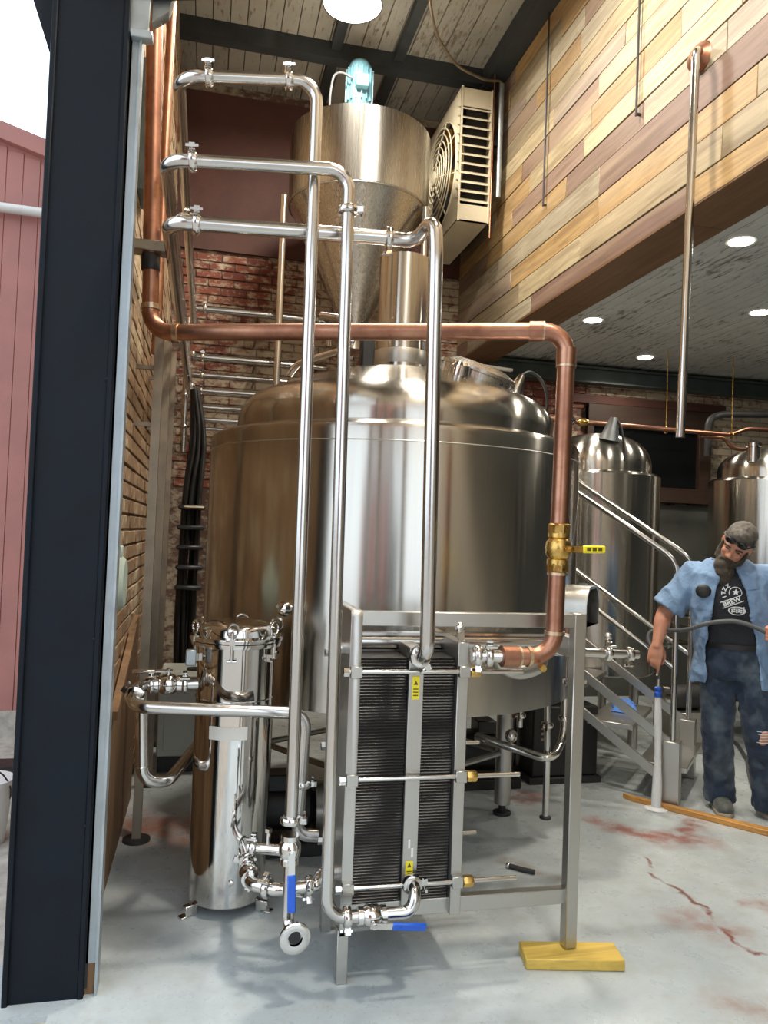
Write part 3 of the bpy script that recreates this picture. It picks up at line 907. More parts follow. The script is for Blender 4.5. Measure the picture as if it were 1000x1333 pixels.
# blue motor above it
mo = thing('auger_motor', 'blue painted motor standing on the steel hopper lid', 'motor', (HX - 0.03, HY, 4.70))
MB().lathe([(0.10, 4.703), (0.10, 4.73), (0.075, 4.74), (0.075, 4.86)], (HX - 0.03, HY, 0), (0, 0, 1), 28).build('gearbox', 'white_plastic', mo)
mb_ = MB().lathe([(0.085, 4.86), (0.095, 4.88), (0.092, 5.20), (0.07, 5.24), (0.03, 5.25)], (HX - 0.03, HY, 0), (0, 0, 1), 28).build('motor_shell', 'motor_blue', mo)
for k in range(16):
    a = 2 * PI * k / 16
    d = V((math.cos(a), math.sin(a), 0))
    MB().obox(V((HX - 0.03, HY, 5.04)) + d * 0.10, d, V((-d.y, d.x, 0)), (0, 0, 1), 0.012, 0.004, 0.13).build('cooling_fin', 'motor_blue', mb_)
MB().box(HX - 0.08, HX + 0.02, HY - 0.15, HY - 0.09, 4.98, 5.08).build('terminal_box', 'motor_blue', mo, 0.006)
cbl = MB().tube([(HX - 0.10, HY - 0.10, 5.05), (HX - 0.24, HY - 0.10, 5.10), (HX - 0.27, HY - 0.08, 4.95), (HX - 0.27, HY - 0.05, 4.66)], 0.009, 8, 0.08)
cbl.build('cable', 'rubber', mo)

# ------------------------------------------------------------------ wall fan unit (beige)
fu = thing('fan_unit', 'beige louvred fan unit with round wire guard on the planked wall', 'fan heater', (1.98, 6.3, 4.05))
FX0, FX1, FY0, FY1, FZ0, FZ1 = 1.85, 2.12, 5.82, 6.82, 4.06, 5.16
cyf, czf = (FY0 + FY1) / 2, (FZ0 + FZ1) / 2
# front panel with round opening (facing -x)
seg = 48
outer, inner = [], []
for k in range(seg):
    a = 2 * PI * k / seg
    c_, s_ = math.cos(a), math.sin(a)
    m_ = max(abs(c_), abs(s_))
    outer.append(V((FX0, cyf + c_ / m_ * (FY1 - FY0) / 2, czf + s_ / m_ * (FZ1 - FZ0) / 2)))
    inner.append(V((FX0, cyf + c_ * 0.44, czf + s_ * 0.47)))
fp = MB()
fp.loft([outer, inner, [p + V((0.06, 0, 0)) for p in inner]], False)
fp.build('front_panel', 'beige', fu)
bx = MB()
bx.box(FX0, FX1, FY0, FY1, FZ1 - 0.012, FZ1); bx.box(FX0, FX1, FY0, FY1, FZ0, FZ0 + 0.012)
bx.box(FX1 - 0.012, FX1, FY0, FY1, FZ0, FZ1); bx.box(FX0, FX1, FY1 - 0.012, FY1, FZ0, FZ1)
bx.build('casing', 'beige', fu)
MB().box(FX0, FX1, FY0, FY0 + 0.010, FZ1 - 0.16, FZ1).build('side_panel', 'beige', fu)
MB().box(FX0, FX1, FY0, FY0 + 0.010, FZ0, FZ0 + 0.14).build('side_panel', 'beige', fu)
MB().box(FX0, FX0 + 0.018, FY0 - 0.004, FY0 + 0.01, FZ0, FZ1).build('corner_post', 'beige', fu)
MB().box(FX1 - 0.014, FX1, FY0 - 0.004, FY0 + 0.01, FZ0, FZ1).build('corner_post', 'beige', fu)
MB().box(FX0 + 0.07, FX1 - 0.02, FY0 + 0.07, FY1 - 0.02, FZ0 + 0.02, FZ1 - 0.02).build('core', 'dark_iron', fu)
for k in range(11):
    zz = FZ0 + 0.16 + k * 0.075
    MB().add([(FX0, FY0 - 0.006, zz + 0.012), (FX1, FY0 - 0.006, zz + 0.012), (FX1, FY0 + 0.06, zz + 0.055), (FX0, FY0 + 0.06, zz + 0.055), (FX0, FY0 - 0.006, zz), (FX1, FY0 - 0.006, zz), (FX1, FY0 + 0.06, zz + 0.045), (FX0, FY0 + 0.06, zz + 0.045)],
             [(0, 1, 2, 3), (4, 7, 6, 5), (0, 4, 5, 1), (1, 5, 6, 2), (2, 6, 7, 3), (3, 7, 4, 0)]).build('louvre_slat', 'beige', fu)
guard = MB().torus((FX0 - 0.004, cyf, czf), (1, 0, 0), 0.45, 0.010, 48, 6).build('fan_guard', 'beige', fu)
for k in range(1, 9):
    R_ = 0.45 * k / 9
    MB().torus((FX0 - 0.025 - 0.035 * (1 - (k / 9) ** 2), cyf, czf), (1, 0, 0), R_, 0.006, 40, 6).build('guard_ring', 'beige', guard)
for k in range(8):
    a = 2 * PI * k / 8 + 0.3
    MB().tube([(FX0 - 0.06, cyf, czf), (FX0 - 0.045, cyf + 0.25 * math.cos(a), czf + 0.25 * math.sin(a)), (FX0 - 0.004, cyf + 0.45 * math.cos(a), czf + 0.45 * math.sin(a))], 0.006, 6).build('guard_spoke', 'beige', guard)
MB().lathe([(0.06, 0), (0.06, 0.012), (0.04, 0.02)], (FX0 - 0.055, cyf, czf), (-1, 0, 0), 20).build('guard_badge', 'beige', guard)
fan = MB().lathe([(0.05, 0), (0.05, 0.05)], (FX0 + 0.01, cyf, czf), (1, 0, 0), 16).build('fan_hub', 'dark_iron', fu)
for k in range(4):
    a = 2 * PI * k / 4 + 0.5
    d = V((0, math.cos(a), math.sin(a))); w = V((0.35, -math.sin(a), math.cos(a))).normalized()
    nrm = d.cross(w).normalized()
    MB().prism([V((FX0 + 0.03, cyf, czf)) + d * 0.05 - w * 0.05, V((FX0 + 0.03, cyf, czf)) + d * 0.40 - w * 0.12, V((FX0 + 0.03, cyf, czf)) + d * 0.40 + w * 0.12, V((FX0 + 0.03, cyf, czf)) + d * 0.05 + w * 0.05], nrm * 0.004).build('fan_blade', 'brass', fan)
for yy in (FY0 + 0.15, FY1 - 0.15):
    MB().bar((FX1, yy, czf + 0.2), (MEZ_X - 0.02, yy, czf + 0.2), 0.04, 0.05).build('wall_bracket', 'dark_iron', fu)
# conduit beside it and the loose cable
cdt = thing('conduit', 'grey conduit running down the planked wall beside the fan unit', 'conduit', (2.19, 5.86, 3.9))
MB().tube([(2.20, 5.84, 5.24), (2.20, 5.84, 4.3)], 0.022, 12).build('tube', 'galvanised', cdt)
MB().tube([(2.13, 5.82, 5.30), (2.13, 5.82, 3.95)], 0.006, 8).build('wire_rod', 'copper', cdt)
tag(MB().tube([(1.30, 4.9, 5.42), (1.36, 5.12, 5.32), (1.50, 5.40, 5.24), (1.75, 5.66, 5.20), (2.05, 5.80, 5.22), (2.19, 5.83, 5.26), (2.205, 5.84, 5.20)], 0.011, 8, 0.12).build('loose_cable', 'galvanised_dark'), 'pale cable sagging from the ceiling to the fan unit', 'cable')

# thin dark rods hanging in front of the planks
for (y, z0, lb) in ((5.05, 3.91, 'thin dark rod hanging on the planked wall nearer the fan unit'), (3.83, 3.92, 'thin dark rod hanging on the planked wall nearer the bent steel drop pipe')):
    t = thing('hanger_rod', lb, 'rod', (MEZ_X - 0.05, y, z0), 'hanger rods on the planked wall')
    MB().tube([(MEZ_X - 0.045, y, z0), (MEZ_X - 0.045, y, CEIL_Z - 0.01)], 0.007, 8).build('rod', 'dark_iron', t)
    MB().bar((MEZ_X - 0.05, y, z0 + 0.01), (MEZ_X - 0.02, y, z0 + 0.01), 0.012, 0.012).build('standoff', 'dark_iron', t)

# steel drop pipe leaving the planked wall
dp = thing('drop_pipe', 'bent steel drop pipe hanging from the planked wall', 'pipe', (2.17, 3.2, 2.03))
MB().tube([(MEZ_X + 0.01, 3.30, 3.92), (2.185, 3.205, 3.92), (2.185, 3.205, 3.75), (2.155, 3.20, 2.045)], 0.020, 14, 0.06).build('tube', 'pipe_steel', dp)
MB().lathe([(0.075, 0), (0.072, 0.014), (0.045, 0.035), (0.03, 0.05)], (MEZ_X - 0.026, 3.275, 3.92), (-1, -0.35, 0), 24).build('flange', 'copper', dp)
MB().lathe([(0.021, 0), (0.022, 0.30), (0.020, 0.302)], (2.155, 3.20, 2.035), (0.017, 0.003, 1), 14).build('end_sleeve', 'pipe_steel', dp)

# ------------------------------------------------------------------ second tank, third tank
def small_tank(name, label, cx, cy, R, ztop, zdome):
    t = thing(name, label, 'tank', (cx, cy, 0), 'smaller steel tanks at the back')
    MB().lathe([(0.02, 0.50), (R - 0.02, 0.56), (R, 0.58), (R, ztop - 0.02), (R - 0.02, ztop), (R * 0.9, ztop + 0.006)], (cx, cy, 0), (0, 0, 1), 72).build('jacket', 'tank_steel', t)
    pr = [(R * 0.86, ztop - 0.01), (R * 0.86, ztop + 0.07)]
    for k in range(1, 9):
        u = k / 8 * PI / 2
        pr.append((R * 0.86 * math.cos(u) ** 0.8 if k < 8 else 0.002, ztop + 0.07 + (zdome - ztop - 0.07) * math.sin(u)))
    MB().lathe(pr, (cx, cy, 0), (0, 0, 1), 72).build('dome', 'tank_steel', t)
    for k in range(4):
        a = PI / 4 + k * PI / 2
        MB().tube([(cx + R * 0.7 * math.cos(a), cy + R * 0.7 * math.sin(a), 0), (cx + R * 0.7 * math.cos(a), cy + R * 0.7 * math.sin(a), 0.57)], 0.035, 12).build('leg', 'frame_steel', t)
    return t
T2 = small_tank('steel_tank', 'steel tank with dome lid standing behind the metal stairs', 2.93, 5.42, 0.47, 2.045, 2.36)
lp = V((2.86, 5.12, 2.28))
lo = MB().lathe([(0.075, 0.0), (0.06, 0.05), (0.035, 0.14), (0.025, 0.17)], lp, (0.1, -0.2, 1), 20).build('tank_light', 'galvanised', T2)
MB().tube([lp + V((0.01, -0.03, 0.16)), lp + V((0.05, -0.06, 0.12)), lp + V((0.07, -0.08, 0.0)), lp + V((0.07, -0.10, -0.16))], 0.009, 8, 0.04).build('cable', 'black', lo)
MB().box(3.36, 3.41, 5.36, 5.44, 1.80, 1.95).build('latch_box', 'dark_iron', T2, 0.006)
T3 = small_tank('steel_tank', 'steel tank with fitting on its lid at the back beside the grey lower wall', 4.47, 5.40, 0.46, 2.08, 2.34)
MB().lathe([(0.05, 0), (0.05, 0.12), (0.06, 0.125), (0.06, 0.15), (0.03, 0.17)], (4.17, 5.22, 2.20), (0, 0, 1), 20).build('nozzle', 'polished_steel', T3)
pst = thing('standpipe', 'thin steel standpipe in front of the tank with the lid fitting', 'pipe', (4.33, 4.83, 0.0))
MB().tube([(4.33, 4.83, 0.0), (4.33, 4.83, 2.30)], 0.022, 12).build('tube', 'pipe_steel', pst)
MB().ball((4.33, 4.83, 2.31), 0.028, 12, 8).build('cap', 'polished_steel', pst)

# copper line along the back
cb = thing('copper_line', 'thin copper line hung across the dark back window', 'pipe', (3.9, 6.2, 2.5))
MB().tube([(2.75, 6.0, 2.56), (3.05, 6.0, 2.545), (4.62, 6.1, 2.55), (4.80, 6.1, 2.62), (5.4, 6.1, 2.62)], 0.021, 12, 0.05).build('tube', 'copper', cb)
MB().tube([(4.30, 6.1, 2.52), (4.56, 6.1, 2.52), (4.64, 6.1, 2.43), (4.9, 6.1, 2.42)], 0.018, 12, 0.05).build('branch', 'copper', cb)
MB().lathe([(0.026, 0), (0.034, 0.02), (0.034, 0.07), (0.026, 0.09)], (3.05, 6.0, 2.545), (1, 0, 0), 14).build('coupling', 'brass', cb)
MB().lathe([(0.03, 0), (0.045, 0.02), (0.045, 0.06), (0.03, 0.10)], (2.92, 6.0, 2.55), (1, 0, 0), 16).build('steel_fitting', 'polished_steel', cb)
for xx in (3.95, 4.62):
    MB().tube([(xx, 6.08, 2.56), (xx, 6.08, 3.26)], 0.005, 6).build('hanger', 'brass', cb)
    MB().torus((xx, 6.08, 2.545), (1, 0, 0.02), 0.027, 0.006, 16, 6).build('hanger_ring', 'brass', cb)
dh = thing('exhaust_elbow', 'dark iron elbow pipe above the back tank beside the window', 'pipe', (4.75, 6.5, 2.3))
MB().tube([(4.50, 6.25, 2.36), (4.50, 6.25, 2.70), (4.62, 6.25, 2.76), (5.5, 6.25, 2.82)], 0.032, 14, 0.1).build('tube', 'dark_iron', dh)

# ------------------------------------------------------------------ plate heat exchanger
he = thing('plate_heat_exchanger', 'plate heat exchanger in a brushed steel stand with brass nuts', 'heat exchanger', (0.94, 2.79, 0))
HY0, HY1 = 2.592, 2.985
fpz = MB()
fpz.prism([(0.499, HY0 + 0.012, 1.262), (0.499, HY0, 1.245), (0.499, HY0, 0.16), (0.499, HY1, 0.16), (0.499, HY1, 1.245), (0.499, HY1 - 0.012, 1.262)], (0.040, 0, 0))
fixed = fpz.build('frame_plate', 'frame_steel', he, 0.0015)
MB().box(0.494, 0.532, HY0, HY0 + 0.045, 0.0, 0.18).build('leg', 'frame_steel', he, 0.002)
MB().box(0.494, 0.532, HY1 - 0.045, HY1, 0.0, 0.18).build('leg', 'frame_steel', he, 0.002)
pp = MB()
pp.box(0.888, 0.928, HY0, HY1, 0.205, 1.155)
press = pp.build('pressure_plate', 'frame_steel', he, 0.002)
MB().bar((0.908, HY0 + 0.03, 1.15), (0.900, HY0 + 0.03, 1.20), 0.018, 0.022, (1, 0, 0)).build('roller_arm', 'polished_steel', press)
MB().lathe([(0.02, -0.012), (0.022, 0), (0.02, 0.012)], (0.898, HY0 + 0.03, 1.205), (1, 0, 0.3), 16).build('roller', 'polished_steel', press)
inter = MB().box(0.714, 0.768, HY0 + 0.012, HY1 - 0.012, 0.225, 1.135).build('divider_plate', 'frame_steel', he, 0.002)
for (z0, z1, nm) in ((0.955, 1.035, 'a'), (0.325, 0.395, 'b')):
    yl = MB().box(0.726, 0.752, HY0 + 0.0095, HY0 + 0.0125, z0, z1).build('warning_label', 'yellow_label', inter)
    MB().prism([(0.731, HY0 + 0.0093, z0 + 0.050), (0.747, HY0 + 0.0093, z0 + 0.050), (0.739, HY0 + 0.0093, z0 + 0.066)], (0, 0.0006, 0)).build('label_symbol', 'print_dark', yl)
    for k in range(3):
        MB().box(0.730, 0.748, HY0 + 0.0090, HY0 + 0.0098, z0 + 0.012 + 0.011 * k, z0 + 0.016 + 0.011 * k).build('label_line', 'print_dark', yl)
MB().box(0.733, 0.740, HY0 + 0.0105, HY0 + 0.0125, 0.44, 0.47).build('sticker', 'white_plastic', inter)
MB().box(0.744, 0.752, HY0 + 0.0105, HY0 + 0.0125, 0.41, 0.44).build('sticker', 'white_plastic', inter)
def plate_pack(x0, x1, name):
    """corrugated plates standing side by side; too thin to tell apart"""
    b = MB(); n = int((x1 - x0) / 0.0046); p = (x1 - x0) / n; steps = 164
    for i in range(n):
        xc = x0 + (i + 0.5) * p
        top = 1.095
        yy = HY0 + 0.030
        rings = []
        for k in range(steps + 1):
            z = 0.225 + (top - 0.225) * k / steps
            dx = 0.0003 if k % 2 else -0.0003
            dy = 0.0060 if k % 2 else 0
            rings.append([V((xc - p * 0.42 + dx, yy + dy, z)), V((xc + p * 0.42 + dx, yy + dy, z)), V((xc + p * 0.42 + dx, HY1 - 0.03, z)), V((xc - p * 0.42 + dx, HY1 - 0.03, z))])
        b.loft(rings, True)
    return b.build('plate_pack', 'dark_steel', he, kind='stuff', label='dark corrugated plate pack')
plate_pack(0.541, 0.712, 'a'); plate_pack(0.770, 0.886, 'b')
MB().box(0.534, 1.352, HY0 + 0.020, HY0 + 0.058, 1.208, 1.258).build('top_rail', 'frame_steel', he, 0.002)
cbm = MB(); cbm.box(0.538, 1.34, 2.765, 2.815, 1.155, 1.165); cbm.tube([(0.538, 2.79, 1.130), (1.34, 2.79, 1.130)], 0.030, 16)
cbm.build('carrying_bar', 'pipe_steel', he)
MB().box(0.534, 1.352, HY0 + 0.030, HY0 + 0.065, 0.198, 0.252).build('lower_rail', 'frame_steel', he, 0.002)
MB().box(1.338, 1.384, HY0 + 0.008, HY0 + 0.056, 0.045, 1.262).build('leg', 'frame_steel', he, 0.003)
MB().box(1.338, 1.384, HY0 + 0.054, 2.825, 1.095, 1.17).build('cross_rail', 'frame_steel', he, 0.003)
MB().lathe([(0.013, 0.0), (0.013, 0.012), (0.008, 0.02)], (1.361, HY0 + 0.03, 0.0398), (0, 0, 1), 12).build('levelling_foot', 'polished_steel', he)
for yy in (HY0 - 0.012, HY1 + 0.012):
    for zz in (1.055, 0.690, 0.325):
        rod = MB().tube([(0.484, yy, zz), (1.128, yy, zz)], 0.0085, 12).build('tie_rod', 'pipe_steel', he)
        MB().lathe([(0.018, 0), (0.020, 0.003), (0.020, 0.033), (0.018, 0.036)], (0.930, yy, zz), (1, 0, 0), 6).build('brass_nut', 'brass', rod, label='brass hexagon nut')
        MB().lathe([(0.016, 0), (0.016, 0.020)], (0.476, yy, zz), (1, 0, 0), 6).build('bolt_head', 'polished_steel', rod)
        for (xa, xb) in ((0.500, 0.540), (0.888, 0.928)):
            MB().box(xa, xb, min(yy, HY0) - 0.013 if yy < 2.7 else HY1, HY0 if yy < 2.7 else yy + 0.013, zz - 0.02, zz + 0.02).build('rod_lug', 'frame_steel', rod, 0.002)
for (yy, zz) in ((2.70, 1.12), (2.70, 0.33)):
    MB().lathe([(0.026, 0), (0.026, 0.035), (0.034, 0.036), (0.034, 0.05)], (0.499, yy, zz), (-1, 0, 0), 20).build('port', 'polished_steel', he)
# board under the right leg
bmat = V((0.983, -0.185, 0)); bn = V((0.185, 0.983, 0))
tag(MB().obox((1.362, 2.600, 0.020), bmat, bn, (0, 0, 1), 0.178, 0.062, 0.0195).build('wood_block', 'lumber', None, 0.003), 'short yellow pine board under the heat exchanger leg', 'board')

# ------------------------------------------------------------------ stainless process pipes
P1 = thing('process_pipe', 'tall steel pipe dropping to the valve with upright blue handle', 'pipe', (0.313, 2.56, 0.19))
MB().tube([(-0.15, 5.9, 2.99), (-0.15, 2.555, 2.99), (0.302, 2.555, 3.05), (0.316, 2.555, 0.585)], 0.0215, 16, 0.075).build('tube', 'pipe_steel', P1)
clamp(P1, (-0.055, 2.555, 3.003), (1, 0, 0.13), 0.0215, (0, -0.3, 1)); clamp(P1, (0.205, 2.555, 3.037), (1, 0, 0.13), 0.0215, (0, -0.3, 1))
clamp(P1, (0.315, 2.555, 0.575), (0, 0, 1), 0.0215, (1, -0.3, 0.0))
ball_valve(P1, (0.316, 2.555, 0.48), (0, 0, 1), 0.0225, (0.04, 0, -1), (0, -1, 0), length=0.185)
MB().tube([(0.317, 2.555, 0.44), (0.318, 2.555, 0.235), (0.334, 2.49, 0.225)], 0.0195, 14, 0.03).build('drain_tube', 'pipe_steel', P1)
MB().lathe([(0.022, 0), (0.050, 0.002), (0.050, 0.012), (0.040, 0.016), (0.024, 0.014), (0.022, -0.03)], (0.334, 2.492, 0.225), (0.1, -1, 0), 32).build('drain_ferrule', 'polished_steel', P1)
MB().lathe([(0.0205, 0), (0.0205, 0.003)], (0.334, 2.489, 0.225), (0.1, -1, 0), 24).build('drain_bore_shade', 'black', P1)  # black disc painted in for the darkness inside the pipe end
# manifold from filter vessel to heat exchanger
MF = thing('manifold_pipe', 'short polished steel manifold joining the filter vessel to the heat exchanger', 'pipe', (0.33, 2.75, 0.24))
MB().tube([(0.205, 3.07, 0.30), (0.205, 2.72, 0.30), (0.290, 2.66, 0.30), (0.44, 2.66, 0.31), (0.44, 2.70, 0.33), (0.49, 2.70, 0.33)], 0.022, 14, 0.03).build('tube', 'polished_steel', MF)
clamp(MF, (0.205, 2.90, 0.30), (0, 1, 0), 0.022, (-1, 0, 0.3)); clamp(MF, (0.26, 2.683, 0.30), (1, -0.6, 0), 0.022, (0, -0.3, 1)); clamp(MF, (0.40, 2.66, 0.307), (1, 0, 0), 0.022, (0, -0.4, -1))
ball_valve(MF, (0.205, 2.80, 0.30), (0, 1, 0), 0.023, (0.93, -0.36, -0.03), (0.03, -0.1, -1), length=0.20, sleeve='pipe_steel')
MB().tube([(0.20, 2.86, 0.37), (0.36, 2.80, 0.37)], 0.020, 12).build('upper_tube', 'polished_steel', MF)
MB().tube([(0.27, 2.835, 0.37), (0.27, 2.835, 0.44)], 0.008, 8).build('bleed_stem', 'polished_steel', MF)
MB().lathe([(0.014, 0), (0.014, 0.014)], (0.27, 2.835, 0.43), (0, 0, 1), 6).build('bleed_nut', 'polished_steel', MF)
clamp(MF, (0.22, 2.852, 0.37), (1, -0.37, 0), 0.020, (0, 0, 1))

P2 = thing('process_pipe', 'tall steel pipe bending at floor level to the valve with level blue handle', 'pipe', (0.436, 2.5, 0.25))
MB().tube([(-0.175, 6.0, 2.70), (-0.175, 2.50, 2.685), (0.414, 2.50, 2.735), (0.437, 2.50, 0.272), (0.725, 2.50, 0.272), (0.74, 2.51, 0.335), (0.74, 2.60, 0.335)], 0.0215, 16, 0.07).build('tube', 'pipe_steel', P2)
clamp(P2, (-0.092, 2.50, 2.692), (1, 0, 0.1), 0.0215, (0, -0.3, 1)); clamp(P2, (0.4155, 2.50, 2.60), (0, 0, 1), 0.0215, (1, -0.4, 0))
clamp(P2, (0.505, 2.50, 0.272), (1, 0, 0), 0.0215, (0, -0.5, -1)); clamp(P2, (0.74, 2.56, 0.335), (0, 1, 0), 0.0215, (1, 0, 0.2))
ball_valve(P2, (0.588, 2.50, 0.272), (1, 0, 0), 0.0225, (1, 0, -0.10), (0, -1, -0.25), length=0.175)

P3 = thing('process_pipe', 'steel pipe with looped top dropping to the upper heat exchanger port', 'pipe', (0.737, 2.48, 1.10))
MB().tube([(-0.165, 6.1, 2.545), (-0.165, 2.625, 2.535), (0.60, 2.625, 2.575), (0.675, 2.59, 2.56), (0.712, 2.49, 2.615), (0.716, 2.475, 2.50), (0.738, 2.475, 1.118), (0.738, 2.60, 1.112)], 0.0255, 18, 0.062).build('tube', 'pipe_steel', P3)
clamp(P3, (-0.075, 2.625, 2.54), (1, 0, 0.02), 0.0255, (0, -0.3, 1)); clamp(P3, (0.585, 2.625, 2.574), (1, 0, 0), 0.0255, (0, -0.3, -1))
clamp(P3, (0.738, 2.555, 1.113), (0, 1, 0), 0.0255, (0.7, 0, -1)); clamp(P3, (-0.12, 2.72, 2.58), (0, 1, 0), 0.016, (0.3, 0, 1))

# copper line with brass valve
CP = thing('copper_pipe', 'thick copper pipe with brass valve dropping to the heat exchanger', 'pipe', (0.5, 2.8, 1.1))
CR = 0.0315
MB().tube([(-0.285, 3.10, 3.60), (-0.245, 3.10, 2.275), (1.238, 2.535, 2.283), (1.224, 2.535, 1.115), (1.03, 2.545, 1.115)], CR, 18, 0.085).build('tube', 'copper', CP)
def collar(p, a, r, ln, mat='copper'):
    MB().lathe([(r, -ln / 2), (r + 0.005, -ln / 2), (r + 0.005, ln / 2), (r, ln / 2)], p, a, 20).build('coupling', mat, CP)
ad_ = V((1.483, -0.565, 0.008)).normalized()
collar(V((-0.245, 3.10, 2.275)) + ad_ * 0.11, ad_, CR, 0.02, 'solder'); collar((-0.2475, 3.10, 2.375), (-0.03, 0, 1), CR, 0.02, 'solder')
collar(V((1.238, 2.535, 2.283)) - ad_ * 0.11, ad_, CR, 0.05); collar(V((1.238, 2.535, 2.283)) - ad_ * 0.085, ad_, CR, 0.008, 'solder')
collar((1.237, 2.535, 2.19), (0.012, 0, 1), CR, 0.06); collar((1.2365, 2.535, 2.155), (0.012, 0, 1), CR, 0.008, 'solder')
collar((1.228, 2.535, 1.41), (0.012, 0, 1), CR, 0.01, 'solder'); collar((1.2255, 2.535, 1.20), (0.012, 0, 1), CR, 0.012, 'solder')
collar((1.13, 2.54, 1.115), (1, 0, 0), CR, 0.012, 'solder'); collar((1.06, 2.544, 1.115), (1, 0, 0), CR + 0.002, 0.06, 'copper'); collar((1.095, 2.542, 1.115), (1, 0, 0), CR, 0.008, 'solder')
vb = ball_valve(CP, (1.2285, 2.535, 1.50), (0.012, 0, 1), 0.0285, (1, 0.1, 0.02), (0.35, -1, 0), mat='brass', sleeve='yellow_plastic', length=0.14, marks=((0, -1, 0), 0.0062))
MB().lathe([(0.034, -0.085), (0.040, -0.08), (0.040, -0.055), (0.034, -0.05)], (1.2285, 2.535, 1.50), (0.012, 0, 1), 8).build('union_nut', 'brass', vb)
MB().lathe([(0.034, 0.05), (0.041, 0.055), (0.041, 0.085), (0.034, 0.09)], (1.2285, 2.535, 1.50), (0.012, 0, 1), 8).build('union_nut', 'brass', vb)
MB().lathe([(0.024, 0), (0.024, 0.11)], (0.925, 2.56, 1.115), (1, -0.12, 0), 18).build('steel_spigot', 'polished_steel', CP)
clamp(CP, (0.985, 2.553, 1.115), (1, -0.12, 0), 0.026, (0, -0.3, 1)); clamp(CP, (0.945, 2.557, 1.115), (1, -0.12, 0), 0.026, (0, -0.3, -1))
MB().lathe([(0.013, 0), (0.013, 0.022)], (1.165, 2.508, 1.085), (0, -1, -0.2), 6).build('drain_plug', 'brass', CP)
# wall clip on the left riser
MB().box(-0.355, -0.195, 3.06, 3.14, 2.585, 2.625).build('pipe_clip', 'galvanised_dark', CP, 0.003)
MB().lathe([(0.034, 0), (0.036, 0.005), (0.036, 0.06), (0.034, 0.065)], (-0.2535, 3.10, 2.515), (-0.03, 0, 1), 18).build('tape_wrap', 'black', CP)

# rear outlet of the heat exchanger running behind its right leg
PR = thing('outlet_pipe', 'steel outlet pipe with clamps passing behind the heat exchanger leg', 'pipe', (1.4, 2.93, 1.0))
MB().tube([(0.93, 2.93, 1.09), (1.80, 2.93, 1.06)], 0.019, 14).build('tube', 'pipe_steel', PR)
clamp(PR, (1.66, 2.93, 1.065), (1, 0, 0), 0.019, (0, -0.2, 1)); clamp(PR, (1.76, 2.93, 1.06), (1, 0, 0), 0.019, (0, -0.5, -1)); clamp(PR, (1.19, 2.93, 1.08), (1, 0, 0), 0.019, (0, -0.4, 1))
MB().tube([(1.66, 2.93, 1.065), (1.66, 2.93, 1.12)], 0.012, 10).build('gauge_stem', 'polished_steel', PR)
MB().ball((1.66, 2.93, 1.135), 0.018, 12, 8).build('gauge_knob', 'polished_steel', PR)
MB().tube([(1.50, 2.93, 1.06), (1.50, 2.93, 0.93)], 0.026, 14).build('drop_leg', 'pipe_steel', PR)
clamp(PR, (1.50, 2.93, 0.95), (0, 0, 1), 0.026, (1, -0.2, 0))
gh = thing('return_hose', 'grey bent hose curving under the copper elbow', 'hose', (1.26, 2.75, 0.95))
MB().tube([(1.12, 2.86, 1.10), (1.14, 2.84, 1.03), (1.22, 2.84, 1.00), (1.32, 2.86, 1.02), (1.35, 2.90, 1.07)], 0.030, 16, 0.06).build('hose_body', 'frame_steel', gh)
for q in ((1.125, 2.855, 1.075),):
    MB().torus(q, (0, 0.2, 1), 0.031, 0.005, 20, 6).build('hose_clip', 'polished_steel', gh)

# ------------------------------------------------------------------ filter vessel
FC = V((0.145, 3.225, 0)); FR = 0.155
fv = thing('filter_vessel', 'polished steel filter vessel with bolted lid and ring nuts', 'filter vessel', (FC.x, FC.y, 0))
MB().lathe([(0.02, 0.032), (FR - 0.02, 0.034), (FR, 0.05), (FR, 1.055)], FC, (0, 0, 1), 64).build('shell', 'polished_steel', fv)
MB().lathe([(FR, 1.052), (0.182, 1.055), (0.184, 1.06), (0.184, 1.072), (0.15, 1.074)], FC, (0, 0, 1), 64).build('body_flange', 'polished_steel', fv)
lid = [(0.188, 1.076), (0.190, 1.08), (0.188, 1.092), (0.150, 1.096), (0.146, 1.118)]
for k in range(1, 8):
    u = k / 7
    lid.append((0.146 * math.cos(u * PI / 2) + 0.001, 1.118 + 0.042 * math.sin(u * PI / 2)))
ld = MB().lathe(lid, FC, (0, 0, 1), 64).build('lid', 'polished_steel', fv)
MB().torus((FC.x, FC.y, 0.845), (0, 0, 1), FR + 0.001, 0.0025, 64, 6).build('weld_seam', 'polished_steel', fv)
for k in range(6):
    a = rad(-98 + 60 * k)
    d = V((math.cos(a), math.sin(a), 0)); tng = V((-d.y, d.x, 0))
    p = FC + d * 0.181
    bo = MB().tube([p + V((0, 0, 1.01)), p + V((0, 0, 1.115))], 0.0065, 8).build('swing_bolt', 'polished_steel', fv)
    MB().obox(p + V((0, 0, 1.085)), d, tng, (0, 0, 1), 0.011, 0.011, 0.012).build('bolt_nut', 'polished_steel', bo)
    MB().torus(p + V((0, 0, 1.130)), d if k % 2 else (d + tng * 0.8), 0.025, 0.0048, 20, 6).build('ring_nut', 'polished_steel', bo)
    MB().tube([p + V((0, 0, 1.01)) - tng * 0.018, p + V((0, 0, 1.01)) + tng * 0.018], 0.006, 8).build('hinge_pin', 'polished_steel', bo)
    MB().obox(FC + d * 0.166 + V((0, 0, 1.01)), d, tng, (0, 0, 1), 0.014, 0.004, 0.014).build('hinge_lug', 'polished_steel', bo)
